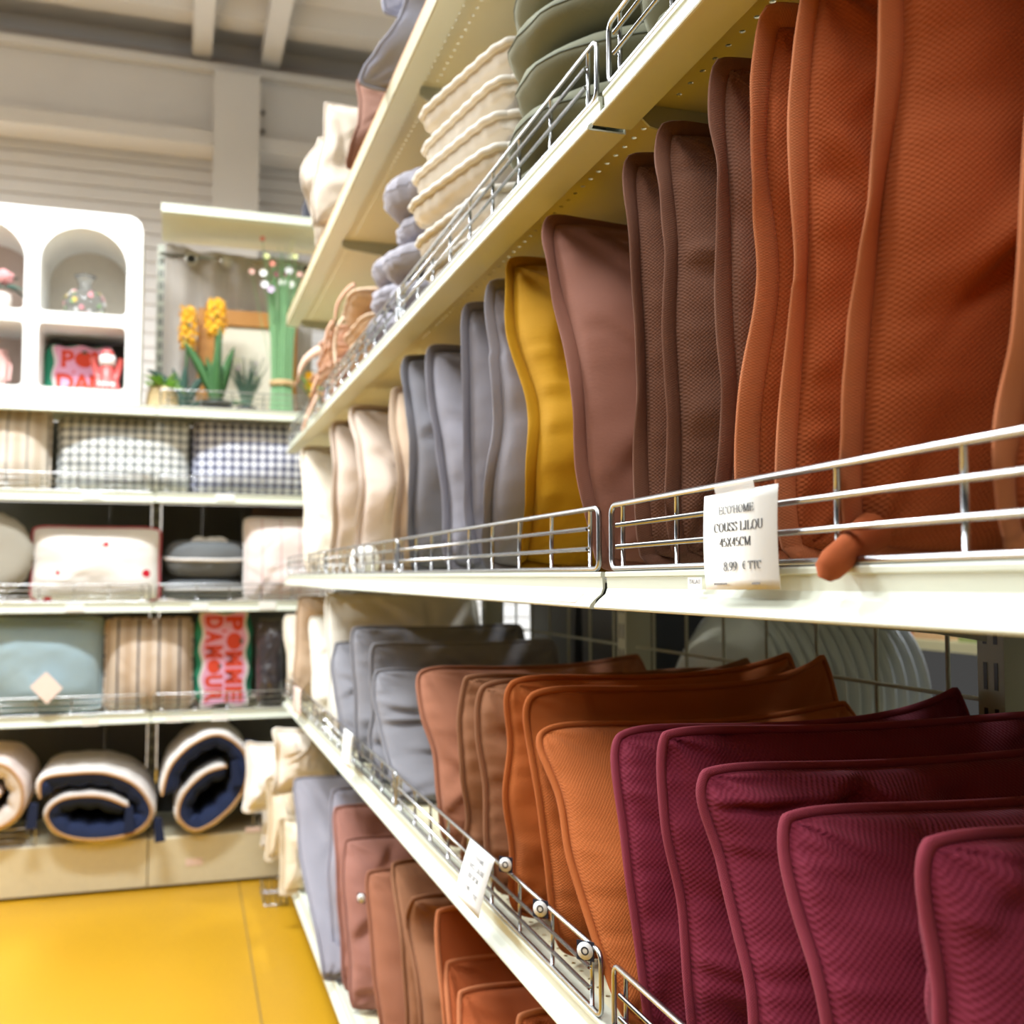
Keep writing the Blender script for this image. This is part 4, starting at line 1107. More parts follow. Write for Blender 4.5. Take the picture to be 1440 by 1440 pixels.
def roll(label, ctr_px, path, th, depth, m_out, m_in, Yf, seed=0, ang=0.0):
    """a quilted mattress rolled up: the image path of its sheet's middle line, outer end first"""
    c = Wp(ctr_px[0], ctr_px[1], Yf)
    pts = [Wp(px, py, Yf) for px, py in path]; P2 = catmull([((p.x - c.x), (p.z - c.z)) for p in pts], 9)
    r = thing('rolled_mattress', label, 'mattress', (c.x, Yf, c.z), ang)
    T = np.gradient(P2, axis=0); T /= np.linalg.norm(T, axis=1)[:, None] + 1e-9; N = np.stack([-T[:, 1], T[:, 0]], 1)
    s = np.concatenate([[0], np.cumsum(np.linalg.norm(np.diff(P2, axis=0), axis=1))])
    nd = 22; dd_ = np.linspace(0, depth, nd); n = len(P2)
    puff = 0.80 + 0.20 * np.abs(np.sin(s / 0.075 * math.pi))[:, None] * np.ones((1, nd))
    en = np.minimum(1, np.minimum(dd_, depth - dd_) / 0.035); en = 0.45 + 0.55 * np.sqrt(np.clip(1 - (1 - en) ** 2, 0, 1))
    tip = np.sqrt(np.clip(1 - (1 - np.minimum(1, np.minimum(s, s[-1] - s) / 0.02)) ** 2, 0.05, 1))[:, None]
    for nm, sg, mt in (('outer_cover', 1, m_out), ('inner_quilt', -1, m_in)):
        half = (0.016 if sg > 0 else th) * puff * en[None, :] * tip
        off = sg * half
        A = np.zeros((n, nd, 3)); A[..., 0] = P2[:, None, 0] + N[:, None, 0] * off; A[..., 2] = P2[:, None, 1] + N[:, None, 1] * off; A[..., 1] = dd_[None, :]
        M = np.zeros((n, nd, 3)); M[..., 0] = P2[:, None, 0]; M[..., 2] = P2[:, None, 1]; M[..., 1] = dd_[None, :]
        V = np.concatenate([A, M[:, :1] , M[:, -1:]], 1)
        k = nd + 2; order = [nd] + list(range(nd)) + [nd + 1]
        V = V[:, order]; idx = np.arange(n * k).reshape(n, k)
        q = np.stack([idx[:-1, :-1], idx[1:, :-1], idx[1:, 1:], idx[:-1, 1:]], -1).reshape(-1, 4)
        if sg > 0: q = q[:, ::-1]
        uv_ = np.stack([np.repeat(V[:, :, 1][0], n).reshape(k, n).T.ravel(), np.repeat(s, k)], 1)
        uv_ = np.stack([V[:, :, 1].ravel(), np.repeat(s, k)], 1)
        link(nm, npmesh(nm, V.reshape(-1, 3), q, mt, uv_), r)
    # piping round the front edge and along both ends
    front = [(P2[i, 0], 0.0, P2[i, 1]) for i in range(n)]
    MB().tube(front, 0.005, 6).build('piping', TAN_P, r)
    for e in (0, -1): MB().tube([(P2[e, 0], y_, P2[e, 1]) for y_ in np.linspace(0, depth, 5)], 0.005, 6).build('piping', TAN_P, r)
    return r
PATH1 = [(56, 1122), (60, 1096), (100, 1088), (150, 1088), (192, 1106), (213, 1142), (190, 1170), (132, 1181), (84, 1172), (66, 1146), (88, 1124), (140, 1120), (180, 1134)]
roll('navy lined ticking mattress roll lying flat on the plinth', (136, 1130), PATH1, 0.052, 0.44, TICKR, NAVY, YB - 0.045, 1)
PATH2 = [(228, 1118), (240, 1078), (272, 1046), (310, 1034), (344, 1060), (344, 1104), (318, 1142), (278, 1167), (252, 1150), (258, 1118), (288, 1088), (318, 1078)]
roll('navy lined ticking mattress roll leaning upright at a slant', (290, 1100), PATH2, 0.052, 0.42, TICKR, NAVY, YB - 0.045, 2)
PATH3 = [(-74, 1130), (-66, 1090), (-30, 1074), (8, 1078), (30, 1106), (26, 1142), (-4, 1164), (-44, 1164), (-56, 1136), (-30, 1112), (0, 1118)]
roll('pink striped mattress roll cut by the left edge', (-20, 1122), PATH3, 0.05, 0.44, PKR, PKIN, YB - 0.045, 3)
def tassel(px, py, L, parentless_label, tilt=0.0, Y=YB - 0.06):
    p_ = Wp(px, py, Y)
    o = MB().prism([(-0.012, 0), (0.012, 0), (0.018, -L), (-0.018, -L)], 'y', -0.006, 0.006).build('navy_tie', NAVY); o.location = p_; o.rotation_euler = (0, tilt, 0)
    return o
for (px, py, L, ti, par) in ((48, 1130, 0.085, 0.1, 'rolled_mattress'), (222, 1150, 0.085, -0.1, 'rolled_mattress'), (182, 1134, 0.09, 0.0, 'rolled_mattress'), (330, 1070, 0.09, -0.1, 'rolled_mattress.001'), (344, 1044, 0.07, -1.2, 'rolled_mattress.001')):
    o = tassel(px, py, L, None, ti, YB - 0.055); pr = bpy.data.objects[par]; o.parent = pr; o.location = Vector(o.location) - Vector(pr.location)
PATH4 = [(362, 1090), (378, 1078), (398, 1100), (408, 1132), (400, 1160), (386, 1150), (374, 1120)]
roll('striped pale mattress roll tucked behind the cream cushions', (380, 1120), PATH4, 0.036, 0.40, PKR, PKIN, YB - 0.02, 4)

# ------------------------------------------------------------------ white cabinet with arched openings, on the rear rack
M_WHITE = plain('white_lacquer', 'F1F0EC', 0.35, 0, 0.012, 20)
M_CREAMIN = plain('cream_lining', 'DCD2C2', 0.6); M_PINKIN = plain('rose_beige_lining', 'CDB8AC', 0.6); M_GREYIN = plain('dark_grey_lining', '6A6964', 0.6)
YC = YB + 0.035; CD = 0.34
zs1 = ZS[0] + 0.0005
def cpt(px, py): return Wp(px, py, YC)
right = cpt(199, 430).x; top = cpt(150, 300).z
x_r0, x_r1 = cpt(56, 400).x, cpt(178, 400).x        # right column of openings
x_l1 = cpt(34, 400).x; x_l0 = x_l1 - (x_r1 - x_r0)
z_t1, z_t0 = cpt(118, 320).z, cpt(118, 440).z
z_b1, z_b0 = cpt(118, 457).z, cpt(118, 546).z
xm = (x_l1 + x_r0) / 2; zm = (z_t0 + z_b1) / 2; left = x_l0 - (right - x_r1)
cab = thing('arched_cabinet', 'white cabinet with arched and square openings on the rear rack', 'cabinet', ((left + right) / 2, YC, zs1))
cx0 = (left + right) / 2
def cell(name, X0, X1, Z0, Z1, ox0, ox1, oz0, oz1, arch, corner=None):
    """frame piece between an outer rectangle and a rounded or arched opening"""
    ccx, ccz = (ox0 + ox1) / 2, (oz0 + oz1) / 2
    n = 72; ri, vs = 0.016, []
    angs = sorted([2 * math.pi * i / n for i in range(n)] + [math.atan2(z - ccz, x - ccx) % (2 * math.pi) for x in (X0, X1) for z in (Z0, Z1)])
    inn, out = [], []
    hw, hh = (ox1 - ox0) / 2, (oz1 - oz0) / 2
    for a in angs:
        c, s = math.cos(a), math.sin(a)
        def inside_o(r):
            x, z = r * c, r * s
            if arch:
                if abs(x) > hw or z < -hh: return False
                if z < -hh + ri and abs(x) > hw - ri: return math.hypot(abs(x) - hw + ri, z + hh - ri) <= ri
                za = hh - hw * 0.92
                return z <= za or (x / hw) ** 2 + ((z - za) / (hh - za)) ** 2 <= 1
            if abs(x) > hw or abs(z) > hh: return False
            if abs(x) > hw - ri and abs(z) > hh - ri: return math.hypot(abs(x) - hw + ri, abs(z) - hh + ri) <= ri
            return True
        def inside_r(r):
            x, z = ccx + r * c, ccz + r * s
            if x < X0 or x > X1 or z < Z0 or z > Z1: return False
            if corner:
                R = corner
                if x > X1 - R and z > Z1 - R: return math.hypot(x - X1 + R, z - Z1 + R) <= R
            return True
        def edge(f):
            lo, hi = 0.0, 1.0
            for _ in range(24):
                m_ = (lo + hi) / 2
                if f(m_): lo = m_
                else: hi = m_
            return lo
        r0, r1 = edge(inside_o), edge(inside_r)
        inn.append((ccx + r0 * c - cx0, ccz + r0 * s - zs1)); out.append((ccx + r1 * c - cx0, ccz + r1 * s - zs1))
    m_ = MB(); k = len(angs)
    v = [(x, 0, z) for x, z in inn] + [(x, 0, z) for x, z in out] + [(x, CD, z) for x, z in inn] + [(x, CD, z) for x, z in out]
    f_ = []
    for i in range(k):
        j = (i + 1) % k
        f_ += [(i, j, k + j, k + i), (2 * k + j, 2 * k + i, 3 * k + i, 3 * k + j), (j, i, 2 * k + i, 2 * k + j), (k + i, k + j, 3 * k + j, 3 * k + i)]
    m_.add(v, f_); return m_.build(name, M_WHITE, cab)
cell('arched_frame', xm, right, zm, top, x_r0, x_r1, z_t0, z_t1, True, 0.055)
cell('arched_frame', left, xm, zm, top, x_l0, x_l1, z_t0, z_t1, True)
cell('square_frame', xm, right, zs1, zm, x_r0, x_r1, z_b0, z_b1, False)
cell('square_frame', left, xm, zs1, zm, x_l0, x_l1, z_b0, z_b1, False)
for nm, a0, a1, c0, c1, mt in (('back_board', xm, right, zm, top - 0.05, M_CREAMIN), ('back_board', left, xm, zm, top - 0.05, M_PINKIN), ('back_board', xm, right, zs1, zm, M_GREYIN), ('back_board', left, xm, zs1, zm, M_PINKIN)):
    MB().box(a0 - cx0, a1 - cx0, CD - 0.012, CD - 0.004, c0 - zs1, c1 - zs1).build(nm, mt, cab)

# glass vase painted with flowers
M_GLASS = NT('clear_glass'); M_GLASS.b.inputs['Transmission Weight'].default_value = 0.92; M_GLASS.b.inputs['IOR'].default_value = 1.3; M_GLASS.base((0.96, 0.97, 0.96)); M_GLASS = M_GLASS.set(0.03)
yv = YC + 0.14; vb = Wp(119, 438, yv); R_ = (Wp(148, 410, yv).x - Wp(90, 410, yv).x) / 2
va = thing('glass_vase', 'round clear glass vase painted with small flowers in the arched opening', 'vase', (vb.x, yv, z_t0 + 0.0005))
pr = [(0.0, 0.0), (R_ * 0.55, 0.0)] + [(R_ * math.cos(t), R_ * 0.86 + R_ * 0.86 * math.sin(t)) for t in [math.radians(a) for a in range(-55, 70, 10)]]
pr += [(R_ * 0.30, R_ * 1.78), (R_ * 0.30, R_ * 1.95), (R_ * 0.42, R_ * 2.2), (R_ * 0.55, R_ * 2.35)]
MB().lathe(pr + [(r - 0.003, z) for r, z in reversed(pr[3:])], 28).build('glass_body', M_GLASS, va)
rr_ = random.Random(5)
for nm, colr, cnt in (('painted_blossom', 'D98F96', 7), ('painted_blossom', 'F0ECEA', 8), ('painted_leaf', '7E9B6C', 9), ('painted_blossom', 'D9B85A', 4)):
    for i in range(cnt):
        a, t = rr_.uniform(math.pi * 1.02, math.pi * 1.98), rr_.uniform(-0.8, 0.8); q_ = rr_.uniform(0.006, 0.013)
        o = MB().lathe([(0.0, -0.001), (q_, 0.0), (q_ * 0.6, 0.002), (0.0, 0.0025)], 7).build(nm, plain('enamel_' + colr, colr, 0.5), va)
        nrm = Vector((math.cos(a) * math.cos(t), math.sin(a) * math.cos(t), math.sin(t)))
        o.location = Vector((0, 0, R_ * 0.86)) + Vector((nrm.x * R_, nrm.y * R_, nrm.z * R_ * 0.86)) * 1.005; o.rotation_euler = nrm.to_track_quat('Z', 'Y').to_euler()
# pot with a pink rose, left opening
yr = YC + 0.12; pb = Wp(-6, 432, yr)
ro = thing('rose_pot', 'pink artificial rose in a pale pot in the left arched opening', 'flower', (pb.x, yr, z_t0 + 0.0005))
M_PALEPOT = plain('pale_ceramic', 'E3D6CC', 0.5); M_ROSE = plain('rose_pink_petal', 'E2A0A0', 0.7); M_DKLEAF = plain('dark_green_leaf', '3E4A42', 0.6); M_TEAL = plain('teal_leaf', '6F9488', 0.6)
MB().lathe([(0.0, 0), (0.045, 0), (0.055, 0.06), (0.05, 0.075), (0.044, 0.075), (0.04, 0.06), (0.0, 0.06)], 20).build('pot', M_PALEPOT, ro)
for i in range(9):
    a = i * 2.4; rad = 0.012 + 0.004 * i
    o = MB().lathe([(0.0, 0.0), (0.012, 0.002), (0.020, 0.014), (0.022, 0.03), (0.019, 0.031), (0.016, 0.014), (0.0, 0.005)], 9).build('petal', M_ROSE, ro)
    o.location = (0.02 + rad * math.cos(a) * 0.7, rad * math.sin(a) * 0.7, 0.135 - 0.002 * i); o.rotation_euler = (0.8 * math.sin(a), -0.8 * math.cos(a), a)
def leaf_blade(L, w, bend, mat, name, parent, loc, az, lift, fold=0.25, n=9, twist=0.0):
    """arched blade with a folded midrib and some thickness"""
    V = []; Fq = []
    for i in range(n):
        t = i / (n - 1); a = lift - bend * t
        if i == 0: x = z = 0.0
        else: x += L / (n - 1) * math.cos(a); z += L / (n - 1) * math.sin(a)
        ww = w * (math.sin(math.pi * (0.12 + 0.86 * t)) ** 0.8 if i < n - 1 else 0.03)
        nx, nz = -math.sin(a), math.cos(a)
        tw = twist
        for s, f_ in ((-1, fold), (0, 0.0), (1, fold)):
            V.append((x + nx * ww * (f_ * math.cos(tw) + s / 2 * math.sin(tw)), s * ww / 2 * math.cos(tw) - f_ * ww * math.sin(tw), z + nz * ww * (f_ * math.cos(tw) + s / 2 * math.sin(tw))))
    th = 0.0012; k = len(V); V += [(x - 0.0004, y_, z_ - th) for x, y_, z_ in V]
    for i in range(n - 1):
        for s in (0, 1):
            a0 = i * 3 + s; Fq += [(a0, a0 + 1, a0 + 4, a0 + 3), (k + a0, k + a0 + 3, k + a0 + 4, k + a0 + 1)]
        Fq += [(i * 3, i * 3 + 3, k + i * 3 + 3, k + i * 3), (i * 3 + 2, k + i * 3 + 2, k + i * 3 + 5, i * 3 + 5)]
    o = MB().add(V, Fq, True).build(name, mat, parent); o.location = loc; o.rotation_euler = (0, 0, az); return o
for az, L, lf, mt in ((0.2, 0.06, 1.2, M_DKLEAF), (-0.5, 0.07, 0.2, M_TEAL), (0.0, 0.075, -0.15, M_DKLEAF), (2.6, 0.07, 0.4, M_TEAL)):
    leaf_blade(L, 0.03, 0.7, mt, 'leaf', ro, (0.035, 0, 0.10), az, lf)
# pink thing in the lower left opening
yq = YC + 0.13; qb = Wp(-10, 545, yq)
pv = thing('pink_vase', 'pale pink fluted vase in the lower left opening', 'vase', (qb.x, yq, z_b0 + 0.0005))
MB().lathe([(0.0, 0), (0.035, 0), (0.05, 0.04), (0.055, 0.09), (0.04, 0.13), (0.05, 0.145), (0.046, 0.146), (0.035, 0.13), (0.0, 0.12)], 22).build('vase_body', plain('soft_pink_ceramic', 'E2B3AC', 0.5), pv)
for i in range(8):
    a = i * math.pi / 4
    MB().tube([(0.052 * math.cos(a), 0.052 * math.sin(a), 0.035), (0.058 * math.cos(a), 0.058 * math.sin(a), 0.09), (0.043 * math.cos(a), 0.043 * math.sin(a), 0.128)], 0.006, 6).build('flute', plain('soft_pink_ceramic', 'E2B3AC', 0.5), pv)

# lettered pouch and red vase, lower right opening
yp = YC + 0.165; pl_, pr_ = Wp(71, 545, yp), Wp(156, 488, yp); pw_, ph_ = pr_.x - pl_.x, pr_.z - z_b0 - 0.001
po = thing('lettered_pouch', 'pink pouch with green back and red POMME D\'AMOUR lettering in the cabinet', 'pouch', ((pl_.x + pr_.x) / 2, yp, z_b0 + 0.003))
ve, qd, uv, per = cushion_mesh(lambda U, V: pw_ * 0.56 * U - 0.014, lambda U, V: ph_ / 2 * (V + 1) * (1.0 + 0.03 * np.cos(U * 8)), lambda U, V, X, Z: 0 * X + 0.035, lambda U, V: 0.03 + 0 * U, lambda U, V: 0.03 + 0 * U, 30, 26, 95, 0.003, 0.3, 0.02, None, 2, 4)
finish_cushion(po, (ve, qd, uv, per), M_GREEN, None, None)
o = flat_poly(wavy(pw_ * 1.0, ph_ * 0.90, 0.005, 2, 1.0), 0.003).build('white_outline', WHT, po); o.location = (0.006, 0.003, ph_ * 0.5)
o = flat_poly(wavy(pw_ * 0.92, ph_ * 0.90, 0.006, 2, 1.0), 0.003).build('pink_field', M_PINK, po); o.location = (0.008, 0.001, ph_ * 0.5)
for row_, word, z_ in ((0, 'POM', 0.70), (1, 'DAM', 0.23)):
    for i, ch in enumerate(word):
        x_ = pw_ * (-0.26 + 0.28 * i) + (0.008 if row_ == 0 else 0)
        if ch == 'O': tomato(po, x_, -0.001, ph_ * z_, ph_ * 0.17); continue
        t_ = text_mesh('red_letter', ch, ph_ * 0.46, M_RED, po, (0, 0, 0), (0, 0, 0), 0.038, 0.0006)
        bb = [Vector(v) for v in t_.bound_box]; t_.data.transform(Matrix.Translation((-(bb[0].x + bb[6].x) / 2, -(bb[0].y + bb[6].y) / 2, 0)))
        t_.rotation_euler = (math.pi / 2, 0, 0); t_.location = (x_, -0.001, ph_ * z_); t_.scale = (1.02, 1, 1)
ap = flat_poly([(-0.003, 0), (0.004, 0), (0.001, -0.012), (-0.003, -0.012)], 0.0012).build('apostrophe', M_RED, po); ap.location = (-pw_ * 0.12, -0.001, ph_ * 0.47)
yb_ = YC + 0.062; rb = Wp(150, 548, yb_); M_CORAL = plain('coral_ceramic', 'D2605C', 0.35)
rv = thing('coral_vase', 'coral red three-armed vase with a white band and white lettering', 'vase', (rb.x, yb_, z_b0 + 0.002))
s_ = 0.0026 * 0.97
MB().lathe([(0.0, 0), (19 * s_, 0), (19 * s_, 4 * s_), (17 * s_, 14 * s_), (10 * s_, 20 * s_), (9.5 * s_, 50 * s_), (10 * s_, 52 * s_), (8.5 * s_, 58 * s_), (7 * s_, 61 * s_), (0.0, 61 * s_)], 24).build('body', M_CORAL, rv)
MB().lathe([(9.8 * s_, 38 * s_), (11.3 * s_, 38 * s_), (11.6 * s_, 45 * s_), (11.3 * s_, 53 * s_), (9.8 * s_, 53 * s_)], 24).build('white_band', WHT, rv)
for sg in (-1, 1):
    MB().tube([(sg * 10 * s_, 0, 12 * s_), (sg * 15 * s_, 0, 30 * s_), (sg * 20 * s_, 0, 50 * s_)], [5.0 * s_, 4.6 * s_, 4.8 * s_], 12).build('arm', M_CORAL, rv)
text_mesh('white_lettering', 'love', 15 * s_, WHT, rv, (0, -19.2 * s_, 5 * s_), (math.radians(68), 0, 0), 0.02, 0.001)

# ------------------------------------------------------------------ plants on the right bay of the rear rack
zt = ZS[0] - 0.008
M_BPOT = plain('black_pot', '2A2B30', 0.5); M_SOIL = plain('dark_soil', '3A2E24', 0.9); M_BASK = plain('woven_pale_pot', 'DCC59A', 0.8, 0, 0.12, 60, 0.3, 0.4)
M_LF = plain('strap_leaf_green', '3F6B3A', 0.5, 0, 0.15, 20); M_LFB = plain('bright_leaf_green', '86B048', 0.55, 0, 0.2, 30); M_LFG = plain('blue_green_leaf', '3E5E50', 0.55, 0, 0.15, 20)
M_YEL = plain('yellow_petal', 'F0B010', 0.6, 0, 0.1, 60); M_STEM = plain('artificial_stem_green', '7BA876', 0.55, 0, 0.12, 30); M_STEM2 = plain('dusky_grass_green', '56705C', 0.6, 0, 0.2, 30)
def ppt(px, Y): return Wp(px, 560, Y).x
def pot(parent, r0, r1, h, mat, rim=0.004):
    MB().lathe([(0.0, 0), (r0, 0), (r1, h), (r1 + rim, h), (r1 + rim, h - 0.012), (r1 + 0.001, h - 0.014)] if False else [(0.0, 0), (r0, 0), (r1, h - 0.012), (r1 + rim, h - 0.012), (r1 + rim, h), (r1 - 0.003, h), (r1 - 0.004, h - 0.012), (0.0, h - 0.012)], 22).build('pot', mat, parent)
    MB().lathe([(0.0, h - 0.010), (r1 - 0.004, h - 0.011)], 18).build('soil', M_SOIL, bpy.data.objects[[c_.name for c_ in parent.children if c_.name.startswith('pot')][0]])
# leafy plant in a woven pot
Yp = YB + 0.12
t_ = thing('leafy_pot_plant', 'small bright green plant in a woven beige pot beside the cabinet', 'plant', (ppt(228, Yp), Yp, zt))
MB().lathe([(0.0, 0), (0.052, 0), (0.058, 0.03), (0.054, 0.06), (0.046, 0.085), (0.050, 0.092), (0.046, 0.093), (0.042, 0.083), (0.0, 0.078)], 22).build('pot', M_BASK, t_)
for i in range(9): MB().tube([((0.0535 + 0.0045 * math.sin(i / 8 * math.pi)) * math.cos(a), (0.0535 + 0.0045 * math.sin(i / 8 * math.pi)) * math.sin(a), 0.006 + i * 0.0085) for a in [k * math.pi / 9 for k in range(18)]], 0.0022, 5, True).build('woven_band', M_BASK, t_)
rr_ = random.Random(3)
for i in range(34):
    a = rr_.uniform(0, 6.28); L = rr_.uniform(0.05, 0.085)
    leaf_blade(L, 0.022, rr_.uniform(0.4, 1.6), M_LFB, 'leaf', t_, (0.02 * math.cos(a), 0.02 * math.sin(a), 0.085), a, rr_.uniform(0.5, 1.45), 0.2, 6)
def hyacinth(px, Y, potpx, head0, head1, hx, leaves, label, potmat=M_BPOT, r=0.048, ph=0.055, lmat=M_LF, headr=0.030):
    t_ = thing('hyacinth', label, 'plant', (ppt(px, Y), Y, zt), 0, None); pot(t_, r * 0.82, r, ph, potmat)
    for (az, L, w, lf, bd, tw) in leaves: leaf_blade(L, w, bd, lmat, 'leaf', t_, (0.008 * math.cos(az), 0.008 * math.sin(az), ph - 0.012), az, lf, 0.22, 10, tw)
    z0, z1 = Wp(hx, head1, Y).z - zt, Wp(hx, head0, Y).z - zt; xo = ppt(hx, Y) - ppt(px, Y)
    MB().tube([(0, 0.0, ph - 0.012), (xo * 0.6, 0.02, z0 * 0.6), (xo, 0.03, z1 - 0.01)], 0.005, 7).build('flower_stem', M_LF, t_)
    rg = random.Random(px)
    m_ = MB()
    for i in range(60):
        a = i * 2.4; zq = z0 + (z1 - z0) * (i / 60.0); rad = headr * (0.55 + 0.45 * math.sin(math.pi * (0.15 + 0.7 * i / 60.0)))
        rad *= rg.uniform(0.7, 1.18); zq += rg.uniform(-.006, .006); c_ = Vector((xo + rad * math.cos(a), 0.03 + rad * math.sin(a), zq)); o_ = Vector((math.cos(a), math.sin(a), 0.25))
        for k in range(5):
            b = k * 1.2566; s1 = o_.orthogonal().normalized(); s2 = o_.cross(s1).normalized()
            d = (s1 * math.cos(b) + s2 * math.sin(b)); e = o_.cross(d).normalized() * 0.0042
            m_.add([c_, c_ + d * 0.008 + o_ * 0.006 + e, c_ + d * 0.016 + o_ * 0.005, c_ + d * 0.008 + o_ * 0.006 - e], [(0, 1, 2, 3)], True)
        m_.add([c_ - o_ * 0.02, c_ + Vector((0.004, 0, 0.003)), c_ + Vector((-0.004, 0, 0.003)), c_ + Vector((0, 0, -0.005))], [(0, 1, 2), (0, 2, 3), (0, 3, 1)])
    f_ = m_.build('flower_head', M_YEL, t_); f_['kind'] = 'stuff'
    return t_
hyacinth(258, YB + 0.24, 0, 430, 487, 263, ((3.0, 0.22, 0.036, 1.45, 1.05, 1.25), (3.3, 0.17, 0.034, 1.5, 0.25, 1.3), (0.1, 0.19, 0.036, 1.35, 0.5, -1.25), (-1.4, 0.18, 0.036, 1.5, 0.2, 0.1), (0.0, 0.13, 0.024, 0.75, 0.7, -1.1), (1.6, 0.17, 0.03, 1.4, 0.3, 0.0)),
         'yellow hyacinth with drooping dark leaf, left of the two', r=0.042, ph=0.04, lmat=M_LFG)
hyacinth(305, YB + 0.13, 0, 418, 470, 302, ((3.1, 0.28, 0.042, 1.30, 0.35, 1.2), (3.2, 0.19, 0.036, 1.45, 0.1, 1.3), (-1.2, 0.31, 0.044, 1.56, 0.10, 0.25), (0.0, 0.24, 0.042, 1.42, 0.15, -1.25), (-1.5, 0.20, 0.036, 1.5, 0.2, 0.1), (0.05, 0.11, 0.018, 0.35, 0.5, -1.1), (1.8, 0.2, 0.03, 1.4, 0.3, 0.1)),
         'yellow hyacinth with tall upright leaves in a black pot, right of the two', r=0.056, ph=0.052, headr=0.034)
# wispy dusky grass
Yg = YB + 0.16; t_ = thing('ornamental_grass', 'wispy dusky green grass tuft between hyacinth and tall stems', 'plant', (ppt(347, Yg), Yg, zt))
pot(t_, 0.03, 0.036, 0.04, M_BPOT)
rr_ = random.Random(9); m_ = MB()
for i in range(130):
    a = rr_.uniform(0, 6.28); s_g = rr_.uniform(0.02, 0.26) ; L = rr_.uniform(0.12, 0.23); b0 = Vector((0.012 * math.cos(a), 0.012 * math.sin(a), 0.03))
    e = Vector((math.cos(a) * math.sin(s_g), math.sin(a) * math.sin(s_g), math.cos(s_g)))
    m_.tube([b0, b0 + e * L * 0.5, b0 + e * L + Vector((math.cos(a) * 0.02, math.sin(a) * 0.02, -0.01))], [0.0016, 0.0013, 0.0006], 4)
g_ = m_.build('grass_blades', M_STEM2, t_); g_['kind'] = 'stuff'
for i in range(16):
    a = rr_.uniform(0, 6.28); q_ = rr_.uniform(0.02, 0.06)
    o = MB().lathe([(0.0, -0.004), (0.005, -0.001), (0.004, 0.004), (0.0, 0.006)], 7).build('seed_head', plain('seed_' + ('a', 'b', 'c')[i % 3], ('A98FA0', 'B9BE8A', 'D6D0C2')[i % 3], 0.8), t_); o.location = (q_ * math.cos(a), q_ * math.sin(a), rr_.uniform(0.15, 0.235))
# tall bound bundle of stems with meadow flowers
Ys = YB + 0.14; xs_ = ppt(396, Ys); t_ = thing('stem_bouquet', 'tall bundle of green artificial stems with meadow flowers tied with raffia', 'bouquet', (xs_, Ys, zt))
H1 = Wp(395, 345, Ys).z - zt; z_tie = Wp(395, 540, Ys).z - zt; rr_ = random.Random(21)
tips = []
for i in range(96):
    a = i * 2.39996; q_ = 0.042 * math.sqrt((i + 0.5) / 96.0)
    b0 = Vector((q_ * math.cos(a) * 1.05, q_ * math.sin(a), 0)); t0 = Vector((q_ * math.cos(a) * 0.92, q_ * math.sin(a) * 0.92, z_tie)); hgt = H1 * rr_.uniform(0.50, 1.0)
    u_ = Vector((q_ * math.cos(a) * 1.05, q_ * math.sin(a), z_tie + (H1 * 0.46 - z_tie)))
    sp = rr_.uniform(1.2, 2.1) if hgt > 0.7 * H1 else 1.4
    e = Vector((q_ * math.cos(a) * sp + rr_.uniform(-.012, .012), q_ * math.sin(a) * sp + rr_.uniform(-.012, .012), hgt))
    o = MB().tube([b0, t0, u_, (u_ + e) / 2 + Vector((0, 0, 0.004)), e], [0.0042, 0.0042, 0.0038, 0.0026, 0.0010], 5).build('stem', M_STEM, t_)
    if hgt > 0.72 * H1: tips.append(e)
MB().lathe([(0.043, z_tie - 0.012), (0.047, z_tie - 0.010), (0.048, z_tie), (0.047, z_tie + 0.010), (0.043, z_tie + 0.012)], 24).build('raffia_band', plain('raffia', 'C9A878', 0.8), t_)
FLW = ('D98878', 'D9DD9A', 'F0ECF2', '7A4048', 'D8C0E0', 'F4F0EC', 'E0B0A4')
fl_px = [(369, 336, 0), (375, 360, 1), (415, 361, 1), (383, 371, 0), (354, 382, 6), (370, 384, 5), (406, 381, 2), (400, 386, 3), (388, 386, 3), (397, 397, 5), (381, 407, 4), (421, 386, 6), (372, 400, 2), (409, 400, 5)]
for (px, py, ci) in fl_px:
    c_ = Wp(px, py, Ys - 0.03) - Vector((xs_, Ys, zt)); f_ = MB(); R0 = 0.017 if ci in (2, 4, 5) else 0.013
    for k in range(7):
        a = k * 0.8976; d = Vector((math.cos(a), -0.35, math.sin(a))).normalized(); e = Vector((-math.sin(a), 0, math.cos(a))) * R0 * 0.36
        f_.add([(0, 0, 0), d * R0 * 0.6 + e, d * R0, d * R0 * 0.6 - e], [(0, 1, 2, 3)], True)
    f_.lathe([(0.0, -0.004), (0.005, -0.002), (0.005, 0.002), (0.0, 0.004)], 8)
    o = f_.build('meadow_flower', plain('meadow_' + FLW[ci], FLW[ci], 0.7), t_); o.location = c_
    MB().tube([c_ + Vector((0, 0.003, 0)), (c_.x * 0.7, c_.y * 0.5 + 0.01, c_.z * 0.7), (c_.x * 0.4, 0, c_.z * 0.4)], 0.0012, 5).build('flower_stem', M_STEM, t_)
w_ = MB()
for i in range(22):
    zz_ = Wp(412, 345, Ys).z - zt + (-0.062 + i * 0.0036); w_.lathe([(0.0, -0.003), (0.0035, 0.0), (0.0, 0.004)], 6, (Wp(412, 345, Ys).x - xs_ + 0.012 * (i / 22.0) - 0.014 + (0.005 if i % 2 else -0.005), -0.02, zz_))
o = w_.build('grass_plume', plain('plume_cream', 'E2E4B8', 0.8), t_); o['kind'] = 'stuff'
